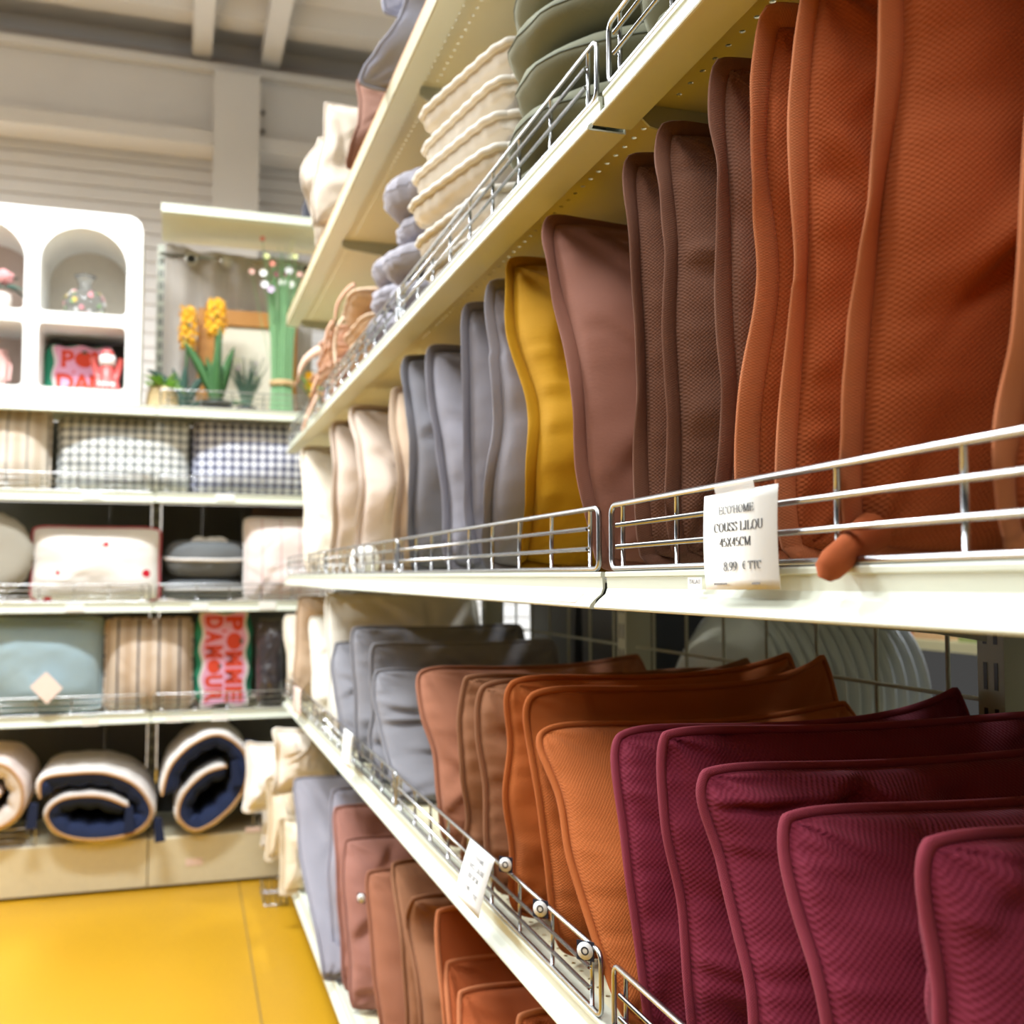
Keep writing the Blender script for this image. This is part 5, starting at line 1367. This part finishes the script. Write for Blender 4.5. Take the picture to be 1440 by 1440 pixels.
# yellow daffodil pot half hidden behind the side rack
Yd = YB + 0.24
t_ = thing('yellow_pot_plant', 'pot of yellow flowers half hidden behind the peach cushions', 'plant', (ppt(450, Yd), Yd, zt))
pot(t_, 0.042, 0.052, 0.07, plain('glossy_white_pot', 'E5DCCF', 0.35))
rr_ = random.Random(2)
for i in range(16):
    a = rr_.uniform(0, 6.28); leaf_blade(rr_.uniform(0.12, 0.2), 0.014, rr_.uniform(0.2, 0.8), M_LFB, 'leaf', t_, (0.015 * math.cos(a), 0.015 * math.sin(a), 0.06), a, rr_.uniform(1.1, 1.5), 0.2, 7)
for i in range(9):
    a = rr_.uniform(0, 6.28); c_ = Vector((0.045 * math.cos(a), 0.045 * math.sin(a), rr_.uniform(0.10, 0.20))); f_ = MB()
    for k in range(6):
        b = k * 1.0472; d = Vector((math.cos(b), -0.4, math.sin(b))) * 0.022; e = Vector((-math.sin(b), 0, math.cos(b))) * 0.008
        f_.add([(0, 0, 0), d * 0.6 + e, d, d * 0.6 - e], [(0, 1, 2, 3)], True)
    f_.lathe([(0.004, -0.004), (0.008, 0.0), (0.009, 0.006)], 8)
    o = f_.build('flower', M_YEL, t_); o.location = c_

# curtain sample with eyelets hanging under the canopy, and a wooden frame behind the plants
Yk = YB + DEPTH - 0.075
M_CURT = fabric('grey_linen_curtain', 'BDB5AE', 0.003, 0.3, 0.1, 0.10)
k0, k1 = Wp(231, 400, Yk), Wp(440, 400, Yk); ztk, zbk = Wp(300, 356, Yk).z, zt + 0.02
cu = thing('eyelet_curtain', 'grey linen curtain sample with metal eyelets hung under the canopy', 'curtain', ((k0.x + k1.x) / 2, Yk, zbk))
nx_, nz_ = 90, 24; X0_ = k0.x - cu.location.x; X1_ = k1.x - cu.location.x
V = []; hx_ = np.linspace(X0_, X1_, nx_)
for j in range(nz_):
    t = j / (nz_ - 1)
    for i, x in enumerate(hx_):
        u_ = (x - X0_) / (X1_ - X0_)
        ztop_ = (ztk - zbk) + 0.028 * (1 if u_ < 0.12 else max(0.0, 1 - (u_ - 0.12) / 0.10)) - 0.006 * math.sin(u_ * 14)
        V.append((x, 0.016 * math.sin(u_ * 34 + 1.2 * t) * (0.4 + 0.6 * t) + 0.01 * math.sin(u_ * 9), ztop_ * (1 - t) + 0.0))
V = np.array(V); idx = np.arange(nx_ * nz_).reshape(nz_, nx_); q = np.stack([idx[:-1, :-1], idx[1:, :-1], idx[1:, 1:], idx[:-1, 1:]], -1).reshape(-1, 4)
Vb = V + np.array([0, 0.0025, 0]); qa = np.vstack([q, q[:, ::-1] + len(V)])
rim = list(idx[0]) + list(idx[1:, -1]) + list(idx[-1, ::-1][1:]) + list(idx[::-1, 0][1:-1]); rim2 = rim[1:] + rim[:1]
qa = np.vstack([qa, np.array([[a, b, b + len(V), a + len(V)] for a, b in zip(rim, rim2)])])
link('cloth', npmesh('cloth', np.vstack([V, Vb]), qa, M_CURT, np.vstack([V[:, [0, 2]], V[:, [0, 2]]])), cu)
M_EYE = plain('eyelet_metal', 'C9C7C0', 0.3, 0.9)
for px, py, dark in ((269, 364, True), (319, 368, False), (432, 379, True)):
    p_ = Wp(px, py, Yk - 0.03) - Vector(cu.location)
    o = MB().tube([(0.021 * math.cos(a), 0, 0.021 * math.sin(a)) for a in [k * math.pi / 12 for k in range(24)]], 0.005, 8, True).build('eyelet', M_EYE, cu); o.location = p_
    o = MB().lathe([(0.0, 0), (0.018, 0), (0.018, 0.004), (0.0, 0.004)], 20).build('eyelet_hole', M_DARK if dark else M_WALL, cu); o.location = p_ + Vector((0, 0.002, 0)); o.rotation_euler = (math.pi / 2, 0, 0)
pole = MB().tube([(X0_ - 0.02, 0.0, ztk - zbk - 0.022), (X1_ + 0.05, 0.0, ztk - zbk - 0.026)], 0.007, 10).build('hanging_rod', M_CHROME, cu)
Yf_ = YB + 0.34
f0, f1 = Wp(276, 560, Yf_), Wp(418, 440, Yf_)
zf1 = Wp(340, 438, Yf_).z
fr = thing('wooden_frame', 'orange-brown wooden frame with pale board standing behind the plants', 'picture frame', ((f0.x + f1.x) / 2, Yf_, zt))
M_OAK = NT('honey_oak'); _c = M_OAK.noise(14, 5, 'Object'); M_OAK.base(M_OAK.mix(_c, lin('9A6426'), lin('BD8238'))); M_OAK = M_OAK.set(0.45)
hw = (f1.x - f0.x) / 2; hh_ = zf1 - zt; bw = 0.066
for (a0, a1, c0, c1, nm) in ((-hw, hw, hh_ - bw * 0.95, hh_, 'top_rail'), (-hw, -hw + bw, 0.0, hh_ - bw * 0.95, 'side_rail'), (hw - bw, hw, 0.0, hh_ - bw * 0.95, 'side_rail'), (-hw + bw, hw - bw, 0.0, 0.02, 'bottom_rail')):
    MB().box(a0, a1, -0.012, 0.012, c0, c1).build(nm, M_OAK, fr)
MB().box(-hw + bw, hw - bw, 0.002, 0.008, 0.02, hh_ - bw * 0.95).build('pale_board', plain('pale_board', 'DAD0BC', 0.7, 0, 0.08, 60), fr)
# dark cabinet speaker above the canopy
Yd2 = YB + 0.30; d0, d1_ = Wp(428, 306, Yd2), Wp(470, 250, Yd2); zc_top = zc + 0.0255
sp = thing('dark_speaker', 'dark slate speaker with clipped corners on top of the canopy', 'speaker', (d0.x, Yd2, zc_top))
ww, hh2 = d1_.x - d0.x, d1_.z - zc_top
M_SLT = plain('dark_slate_plastic', '4A4A56', 0.6)
MB().prism([(0, 0), (ww, 0), (ww, hh2), (ww * 0.45, hh2), (0, hh2 * 0.62)], 'y', 0, 0.12).build('speaker_body', M_SLT, sp)
MB().prism([(0.008, 0.008), (ww - 0.008, 0.008), (ww - 0.008, hh2 - 0.008), (ww * 0.47, hh2 - 0.008), (0.008, hh2 * 0.6)], 'y', -0.003, 0.0).build('grille', plain('slate_grille', '3C3C46', 0.8), sp)

# ------------------------------------------------------------------ price cards
def ribbons(lines, thin, thick):
    """serif-like strokes: a line is thick where it runs upright and thin where it runs flat"""
    out = []
    for pl in lines:
        n = len(pl)
        L_, R__ = [], []
        for i in range(n):
            a, b = pl[max(0, i - 1)], pl[min(n - 1, i + 1)]; dx, dy = b[0] - a[0], b[1] - a[1]; l = math.hypot(dx, dy) or 1
            w = thin + (thick - thin) * (abs(dy) / l) ** 1.5
            # widen sideways for upright strokes, up and down for flat ones
            nx, ny = -dy / l, dx / l
            L_.append((pl[i][0] + nx * w / 2, pl[i][1] + ny * w / 2)); R__.append((pl[i][0] - nx * w / 2, pl[i][1] - ny * w / 2))
        for i in range(n - 1): out.append((L_[i], R__[i], R__[i + 1], L_[i + 1]))
    return out
def arc(cx, cy, rx, ry, a0, a1, n=14): return [(cx + rx * math.cos(math.radians(a0 + (a1 - a0) * i / n)), cy + ry * math.sin(math.radians(a0 + (a1 - a0) * i / n))) for i in range(n + 1)]
def st(x, y0=0.0, y1=1.0, f=0.11):   # stem with foot and head serifs
    return [[(x, y0), (x, y1)]] + ([[(x - f, y0 + 0.02), (x + f, y0 + 0.02)]] if y0 == 0 else []) + ([[(x - f, y1 - 0.02), (x + f, y1 - 0.02)]] if y1 == 1 else [])
G = {
 'E': (0.56, st(0.13) + [[(0.13, 0.98), (0.48, 0.98)], [(0.13, 0.52), (0.38, 0.52)], [(0.13, 0.02), (0.50, 0.02)], [(0.47, 0.98), (0.49, 0.80)], [(0.38, 0.62), (0.38, 0.42)], [(0.49, 0.02), (0.53, 0.22)]]),
 'C': (0.60, [arc(0.32, 0.5, 0.25, 0.49, 50, 310, 20), [(0.49, 0.99), (0.50, 0.72)]]),
 'O': (0.64, [arc(0.32, 0.5, 0.25, 0.49, 0, 360, 26)]),
 "'": (0.20, [[(0.10, 1.0), (0.09, 0.70)]]),
 'H': (0.66, st(0.13) + st(0.53) + [[(0.13, 0.52), (0.53, 0.52)]]),
 'M': (0.80, st(0.12, 0, 1, 0.09) + st(0.68, 0, 1, 0.10) + [[(0.13, 1.0), (0.39, 0.02)], [(0.39, 0.02), (0.66, 1.0)]]),
 'U': (0.64, [[(0.13, 1.0), (0.13, 0.3)] + arc(0.32, 0.3, 0.19, 0.28, 180, 360, 12) + [(0.51, 1.0)], [(0.02, 0.98), (0.24, 0.98)], [(0.42, 0.98), (0.62, 0.98)]]),
 'S': (0.50, [[(0.42, 0.80)] + arc(0.24, 0.75, 0.17, 0.24, 20, 200, 12) + [(0.17, 0.58), (0.33, 0.43)] + arc(0.24, 0.26, 0.19, 0.25, 40, -160, 14), [(0.42, 0.98), (0.42, 0.74)], [(0.05, 0.28), (0.05, 0.02)]]),
 'L': (0.54, st(0.13) + [[(0.13, 0.02), (0.48, 0.02)], [(0.47, 0.02), (0.51, 0.26)]]),
 'I': (0.30, st(0.15)),
 'X': (0.64, [[(0.10, 1.0), (0.54, 0.0)], [(0.52, 1.0), (0.10, 0.0)], [(0.02, 0.98), (0.22, 0.98)], [(0.42, 0.98), (0.60, 0.98)], [(0.02, 0.02), (0.22, 0.02)], [(0.42, 0.02), (0.62, 0.02)]]),
 'T': (0.58, [[(0.29, 0.0), (0.29, 1.0)], [(0.19, 0.02), (0.39, 0.02)], [(0.04, 0.98), (0.54, 0.98)], [(0.05, 0.98), (0.03, 0.76)], [(0.53, 0.98), (0.55, 0.76)]]),
 '4': (0.48, [[(0.34, 0.0), (0.34, 1.0)], [(0.34, 1.0), (0.04, 0.30)], [(0.04, 0.29), (0.46, 0.29)]]),
 '5': (0.46, [[(0.12, 0.98), (0.40, 0.98)], [(0.13, 0.98), (0.10, 0.58)], [(0.10, 0.58)] + arc(0.22, 0.32, 0.19, 0.30, 110, -130, 16)]),
 '8': (0.48, [arc(0.24, 0.76, 0.15, 0.23, 0, 360, 18), arc(0.24, 0.27, 0.18, 0.26, 0, 360, 18)]),
 '9': (0.48, [arc(0.23, 0.68, 0.17, 0.31, 0, 360, 18), [(0.40, 0.70), (0.38, 0.40), (0.30, 0.16), (0.10, 0.01)]]),
 '3': (0.46, [arc(0.20, 0.75, 0.16, 0.23, 150, -80, 14), arc(0.20, 0.28, 0.19, 0.27, 80, -150, 14)]),
 '0': (0.48, [arc(0.24, 0.5, 0.18, 0.49, 0, 360, 22)]),
 '7': (0.46, [[(0.05, 0.98), (0.43, 0.98)], [(0.42, 0.98), (0.18, 0.0)], [(0.06, 0.98), (0.04, 0.80)]]),
 '6': (0.48, [arc(0.25, 0.32, 0.17, 0.31, 0, 360, 18), [(0.08, 0.32), (0.12, 0.62), (0.24, 0.86), (0.42, 0.99)]]),
 '.': (0.22, [[(0.10, 0.0), (0.10, 0.11)]]),
 '\u20ac': (0.50, [arc(0.30, 0.5, 0.20, 0.49, 55, 305, 16), [(0.02, 0.58), (0.36, 0.58)], [(0.02, 0.43), (0.34, 0.43)]]),
 ' ': (0.28, []),
 'A': (0.64, [[(0.08, 0.0), (0.31, 1.0)], [(0.31, 1.0), (0.54, 0.0)], [(0.17, 0.34), (0.46, 0.34)]]),
 'N': (0.66, st(0.13) + st(0.53) + [[(0.13, 1.0), (0.53, 0.0)]]),
 'R': (0.60, st(0.13) + [[(0.13, 0.98), (0.28, 0.98)] + arc(0.28, 0.74, 0.16, 0.24, 90, -90, 10) + [(0.13, 0.50)], [(0.28, 0.5), (0.54, 0.02)]]),
 'D': (0.62, st(0.13) + [[(0.13, 0.98), (0.26, 0.98)] + arc(0.26, 0.5, 0.28, 0.48, 90, -90, 14) + [(0.13, 0.02)]]),
}
def serif(parent, text, x, y, h, mat, center=True, sx=0.92, thick=0.125, thin=0.05, name='printed_line'):
    """one printed line lying on the card (card plane = local y,z with x pointing out of it towards the aisle)"""
    w = sum(G[c][0] for c in text) * h * sx; x0 = x - (w / 2 if center else 0); m_ = MB()
    for c in text:
        for q_ in ribbons(G[c][1], thin, thick):
            m_.add([(x0 + a * h * sx, y + b * h, 0.0) for a, b in q_], [(0, 1, 2, 3)])
        x0 += G[c][0] * h * sx
    return m_.build(name, mat, parent)
def card(c4, w, h, label, lines, name='price_card', bow=0.0015):
    """paper card through four world corners (top left, top right, bottom right, bottom left)"""
    tl, tr, br_, bl_ = [Vector(v) for v in c4]
    ux = ((tr - tl) + (br_ - bl_)).normalized(); uy = ((tl - bl_) + (tr - br_)); uy = (uy - ux * uy.dot(ux)).normalized(); un = ux.cross(uy)
    cen = (tl + tr + br_ + bl_) / 4
    r = thing(name, label, 'price card', cen); r.rotation_euler = Matrix((ux, uy, un)).transposed().to_euler()
    wc, hc = ((tr - tl).length + (br_ - bl_).length) / 2, ((tl - bl_).length + (tr - br_).length) / 2
    n = 10; V = []; Fq = []
    for i in range(n + 1):
        t = i / n; yy = -hc / 2 + hc * t; zb_ = bow * (4 * t * (1 - t)) - bow
        for sx in (-1, 1): V.append((sx * wc / 2, yy, zb_))
    k = len(V); V += [(x, y_, z_ - 0.0005) for x, y_, z_ in V]
    for i in range(n): Fq += [(2 * i, 2 * i + 1, 2 * i + 3, 2 * i + 2), (k + 2 * i, k + 2 * i + 2, k + 2 * i + 3, k + 2 * i + 1), (2 * i, 2 * i + 2, k + 2 * i + 2, k + 2 * i), (2 * i + 1, k + 2 * i + 1, k + 2 * i + 3, 2 * i + 3)]
    Fq += [(0, k, k + 1, 1), (2 * n, 2 * n + 1, k + 2 * n + 1, k + 2 * n)]
    MB().add(V, Fq, True).build('card_sheet', M_PAPER, r)
    for (txt, fx, fy, fh, mt, fw) in lines:
        o = serif(r, txt, wc * fx, hc * fy, hc * fh, mt, sx=fw * wc / (sum(G[q_][0] for q_ in txt) * hc * fh)); o.location = (0, 0, 0.0003)
    return r, wc, hc
XC = 0.3825
cd, wc, hc = card((atX(990.5, 697.5, XC), atX(1094.5, 680, XC), atX(1091, 828, XC), atX(988, 829.5, XC)), 0, 0, 'sharp white price card printed 45X45CM and 8.99 on middle shelf fence',
     [("ECO'HOME", -0.02, 0.275, 0.080, M_INK, 0.48), ('COUSS LILOU', 0.0, 0.095, 0.092, M_INK, 0.67), ('45X45CM', -0.04, -0.06, 0.088, M_INK, 0.43), ('8.99', -0.11, -0.31, 0.092, M_INK, 0.19), ('\u20ac TTC', 0.18, -0.295, 0.078, M_INK, 0.25)])
for fx_, wd_ in ((-0.25, 0.19), (0.24, 0.12)):
    m_ = MB(); 
    for i in range(9 if fx_ < 0 else 5): m_.box(wc * (fx_ - wd_ / 2) + i * wc * 0.021, wc * (fx_ - wd_ / 2) + i * wc * 0.021 + wc * 0.013, -hc * 0.452, -hc * 0.432, 0.0, 0.0002)
    o = m_.build('small_print', M_INK2, cd); o['kind'] = 'stuff'
M_TAPE = NT('clear_tape'); M_TAPE.base((0.9, 0.88, 0.82)); M_TAPE.b.inputs['Alpha'].default_value = 0.35; M_TAPE = M_TAPE.set(0.2)
tp = MB().prism([(-wc * 0.30, hc * 0.46), (wc * 0.22, hc * 0.50), (wc * 0.20, hc * 0.60), (-wc * 0.34, hc * 0.575)], 'z', -0.0010, -0.0006).build('tape', M_TAPE, cd)
# small white sticker on the lip beside the card
s0, s1 = atX(968, 812, XC + 0.011), atX(988, 828, XC + 0.011)
stk = thing('lip_sticker', 'small white sticker marked TALAU on the shelf lip left of the price card', 'sticker', (XC + 0.0105, (s0.y + s1.y) / 2, (s0.z + s1.z) / 2)); stk.rotation_euler = (math.pi / 2, 0, -math.pi / 2)
w_s, h_s = abs(s0.y - s1.y), abs(s0.z - s1.z)
MB().box(-w_s / 2, w_s / 2, -h_s / 2, h_s / 2, -0.0003, 0.0).build('sticker_sheet', M_PAPER, stk)
o = serif(stk, 'TALAU', 0, -h_s * 0.05, h_s * 0.36, M_INK2, sx=0.8 * w_s / (3.1 * h_s * 0.36), thick=0.10, thin=0.07); o.location = (0, 0, 0.0002)
# second card on the lower fence, out of focus
XD = 0.380
def square_up(tl, tr, br_, bl_, X):
    """lean a hanging card out into the aisle until its corners are square"""
    best = None
    for k in range(60):
        Xb = X - 0.0015 * k; a, b, c, d = atX(*tl, X), atX(*tr, X), atX(*br_, Xb), atX(*bl_, Xb)
        q_ = abs((b - a).normalized().dot((d - a).normalized()))
        if best is None or q_ < best[0]: best = (q_, (a, b, c, d))
    return best[1]
card(square_up((660.5, 1180), (695.5, 1209), (670, 1290), (638, 1256), XD), 0, 0, 'white price card tied to the lower shelf fence below the tan cushions',
     [("ECO'HOME", 0.0, 0.27, 0.075, M_INK2, 0.48), ('COUSS LILOU', 0.0, 0.10, 0.085, M_INK2, 0.66), ('30X50CM', 0.0, -0.06, 0.085, M_INK2, 0.43), ('7.99', -0.1, -0.27, 0.09, M_INK2, 0.19), ('\u20ac TTC', 0.2, -0.30, 0.07, M_INK2, 0.24)])
card(square_up((483.5, 1024), (495, 1033), (492, 1082), (480, 1072), XD), 0, 0, 'narrow white price card on the lower shelf fence in front of the grey cushions', [])
c3, _, _ = card((atX(413.5, 968, XD), atX(423.5, 973, XD), atX(421, 1003, XD), atX(411, 996, XD)), 0, 0, 'pale pink price card on the lower shelf fence at the far end', [])
c3.children[0].data.materials[0] = M_PINKP
# faded stickers on the middle shelf lip, second bay
a_ = atX(783, 832, 0.3895)
o = MB().prism([(FX + 0.0112, Z_M - 0.0222), (FX + 0.0012, Z_M - 0.0312), (FX + 0.0006, Z_M - 0.0308), (FX + 0.0106, Z_M - 0.0217)], 'y', a_.y - 0.05, a_.y + 0.05).build('lip_sticker', M_PINKP)
tag(o, 'pale pink sticker on the middle shelf lip just left of the bay joint', 'sticker')
# white roll lying behind the fence far along the middle shelf
p_ = atX(505, 782, 0.415)
wr_ = thing('paper_roll', 'small white paper roll behind the middle shelf fence', 'roll', (0.428, p_.y, Z_M + 0.030))
MB().lathe([(0.010, -0.02), (0.033, -0.02), (0.036, -0.017), (0.036, 0.017), (0.033, 0.02), (0.010, 0.02), (0.010, -0.02)], 26).build('roll_body', M_PAPER, wr_)
MB().lathe([(0.0085, -0.0195), (0.0105, -0.0195), (0.0105, 0.0195), (0.0085, 0.0195), (0.0085, -0.0195)], 18).build('core', M_BASK, wr_); wr_.rotation_euler = (0, math.pi / 2, 0.35)

# round care labels sewn to three lower cushions and one bottom cushion
M_NAVYL = plain('navy_label', '20263C', 0.7)
def care_label(owner, px, py, X, label, sz=0.011):
    p = atX(px, py, X); r = bpy.data.objects[owner]; loc = p - Vector(r.location)
    o = MB().box(-sz, sz, -sz, sz, -0.0006, 0.0).build('care_label', M_NAVYL, r); o.location = loc; o.rotation_euler = (math.pi / 2, 0, -math.pi / 2 + 0.75)
    MB().lathe([(0.0, 0.0001), (sz * 0.92, 0.0001), (sz * 0.92, 0.0009), (0.0, 0.0009)], 20).build('white_disc', M_PAPER, o)
    MB().lathe([(sz * 0.30, 0.0009), (sz * 0.45, 0.0009), (sz * 0.45, 0.0013), (sz * 0.30, 0.0013), (sz * 0.30, 0.0009)], 18).build('printed_ring', M_INK, o)
care_label('lumbar_cushion.007', 711, 1216, 0.397, '', 0.0095)
care_label('lumbar_cushion.006', 760, 1278, 0.397, '', 0.0095)
care_label('lumbar_cushion.005', 823, 1337, 0.397, '', 0.0095)
care_label('floor_shelf_cushion.007', 508, 1263, 0.402, '', 0.010)

# ------------------------------------------------------------------ cream cushions heaped at the far end of the bottom shelf
IVC = fabric('ivory_cotton', 'EBE0D2', 0.002, 0.25, 0.05, 0.06); WHC = fabric('white_boucle', 'F1ECE6', 0.004, 0.5, 0.05, 0.05); CRC = fabric('cream_boucle', 'E6D8C0', 0.003, 0.4, 0.05, 0.08)
def heap(x0, x1, y0, y1, Y, th, mat, label, seed, rz, lean=0.0, X=None, edge='flange'):
    a_, b_ = Wp(x0, y1, Y), Wp(x1, y0, Y); w, h = b_.x - a_.x, b_.z - a_.z
    r = thing('heaped_cushion', label, 'cushion', ((a_.x + b_.x) / 2, Y, a_.z), rz, 'cream cushions heaped at the end of the bottom shelf')
    d = cushion_mesh(lambda U, V: w / 2 * U * (1 - 0.12 * (1 - V * V)), lambda U, V: h / 2 * V * (1 - 0.10 * (1 - U * U)) + h / 2, lambda U, V, X, Z: lean * (Z - h / 2) + 0.02 * vnoise(U * 1.5 + seed, V * 1.5, seed), lambda U, V: th / 2 + 0 * U, lambda U, V: th / 2 + 0 * U, 40, 40, seed, 0.012, 0.62, 0.0, None, 8, 2.0)
    finish_cushion(r, d, mat, edge, mat, seed, 0.004, 0.009); return r
heap(386, 470, 1024, 1112, 3.62, 0.16, IVC, 'ivory quilted cushion tucked under the lower shelf lip at the far end', 101, 0.15)
heap(347, 412, 1046, 1138, 3.90, 0.16, WHC, 'white cushion with a pointed corner leaning out into the aisle', 102, -0.2, 0.15)
heap(377, 452, 1092, 1206, 3.72, 0.15, CRC, 'cream cushion below the ivory quilted one', 103, 0.1, 0.05)
heap(372, 430, 1120, 1190, 4.00, 0.14, WHC, 'white ruffled cushion beside the striped mattress roll', 104, -0.1, 0.05)
heap(398, 440, 1150, 1254, 3.52, 0.12, CRC, 'cream cushion sliding off the end of the bottom shelf', 105, 0.1, 0.1)
# wire tray standing on the floor at the end of the rack
t0_, t1_ = atZ(367, 1247, 0.02), atZ(404, 1264, 0.02)
tr_ = thing('wire_tray', 'small wire tray on the yellow floor at the end of the side rack', 'tray', (t0_.x, t1_.y, 0.0))
lx, ly = t1_.x - t0_.x, max(0.05, t0_.y - t1_.y)
MB().tube([(0, 0, 0.003), (lx, 0, 0.003), (lx, ly, 0.003), (0, ly, 0.003)], 0.003, 6, True).build('lower_ring', M_CHROME, tr_)
MB().tube([(0, 0, 0.045), (lx, 0, 0.045), (lx, ly, 0.045), (0, ly, 0.045)], 0.003, 6, True).build('upper_ring', M_CHROME, tr_)
for x in np.linspace(0, lx, 5):
    MB().tube([(x, 0, 0.045), (x, 0, 0.003), (x, ly, 0.003), (x, ly, 0.045)], 0.002, 6).build('wire', M_CHROME, tr_)

# ------------------------------------------------------------------ seen through the wire mesh: the other side of the rack
M_BOWL = NT('smoky_plastic'); M_BOWL.base(lin('B9BEC6')); M_BOWL = M_BOWL.set(0.18, None, None, 0.6)
for k in range(13):
    r = thing('nested_bowl', 'pale grey glossy plastic bowl, %s in the nest behind the wire mesh' % ('first', 'second', 'third', 'fourth', 'fifth', 'sixth', 'seventh', 'eighth', 'ninth', 'tenth', 'eleventh', 'twelfth', 'last')[k], 'bowl', (1.045 + 0.026 * k, 1.86, 0.890), 0, 'grey bowls nested behind the wire mesh')
    R0 = 0.172
    pr = [(R0 + 0.004, 0.000), (R0 + 0.004, 0.004), (R0 - 0.004, 0.008), (0.150, 0.030), (0.125, 0.055), (0.098, 0.078), (0.07, 0.092), (0.03, 0.098), (0.0, 0.099)]
    MB().lathe(pr + [(max(0.0, a_ - 0.0035), b_ - 0.0035) for a_, b_ in reversed(pr[2:])] + [(R0 + 0.001, 0.0)], 40).build('bowl_shell', M_BOWL, r)
    MB().tube([((R0 + 0.003) * math.cos(a), (R0 + 0.003) * math.sin(a), 0.001) for a in [q * math.pi / 20 for q in range(40)]], 0.0035, 6, True).build('rim', M_BOWL, r)
    r.rotation_euler = (0, -math.pi / 2, 0.06)
o = MB().box(0.955, 1.42, J1 - 0.95, J3, 0.700, 0.712).build('rear_side_shelf', M_CREAM2); tag(o, 'cream shelf of the other rack side under the grey bowls', 'shelf')
o = MB().box(0.955, 1.42, J1 - 0.95, J3, 1.19, 1.20).build('rear_side_shelf', M_CREAM2); tag(o, 'cream shelf of the other rack side above the grey bowls', 'shelf')

# goods of the next aisle, seen as small warm spots past the bowls
o = MB().box(2.2, 2.6, 0.6, 3.4, 0.90, 0.93).build('next_aisle_shelf', M_CREAM2); tag(o, 'cream shelf in the next aisle carrying small boxes', 'shelf')
o.data.transform(Matrix.Identity(4))
for i, (yy, hx, cc, nm) in enumerate(((2.95, 0.10, 'C98A5A', 'terracotta'), (2.75, 0.13, 'E0B890', 'peach'), (2.55, 0.09, 'A9B878', 'light green'), (2.36, 0.12, 'E8DDCB', 'cream'), (2.15, 0.08, 'D8965E', 'orange'))):
    o = thing('gift_box', 'small %s box on the next aisle shelf seen through the mesh' % nm, 'box', (2.3, yy, 0.93))
    MB().box(-0.07, 0.07, -0.07, 0.07, 0, hx).build('box_body', plain('card_' + cc, cc, 0.6), o)
    MB().box(-0.073, 0.073, -0.073, 0.073, hx, hx + 0.02).build('lid', plain('card_' + cc, cc, 0.6), o)
for yy in (0.9, 3.2):
    pass
# the corner of the big rust cushion that has slipped over the fence
ow = bpy.data.objects['square_cushion.001']; og = Vector(ow.location)
pts = [atX(1226, 748, 0.424), atX(1207, 762, 0.409), atX(1190, 775, 0.396), atX(1175, 789, 0.386), atX(1164, 803, 0.380), atX(1159, 814, 0.3785)]
fcm = MB().tube([p - og for p in pts], [0.013, 0.0105, 0.0095, 0.0098, 0.0085, 0.0042], 16)
fcm.build('folded_corner', fab('rust', 0.0036), ow)

for i, (ya, yb2, zt2, lab) in enumerate(((2.12, 2.52, 1.07, 'charcoal storage crate behind the mesh, nearer one'), (2.56, 2.93, 1.09, 'charcoal storage crate behind the mesh, farther one'))):
    r = thing('storage_crate', lab, 'crate', (1.18, (ya + yb2) / 2, 0.713))
    hl = (yb2 - ya) / 2; hz = zt2 - 0.713
    MB().prism([(-hl + 0.02, 0), (hl - 0.02, 0), (hl, hz), (-hl, hz)], 'x', -0.19, 0.19).build('crate_body', plain('charcoal_plastic', '3A3B42', 0.45), r)
    MB().box(-0.20, 0.20, -hl - 0.01, hl + 0.01, hz, hz + 0.015).build('crate_rim', plain('charcoal_plastic', '3A3B42', 0.45), r)
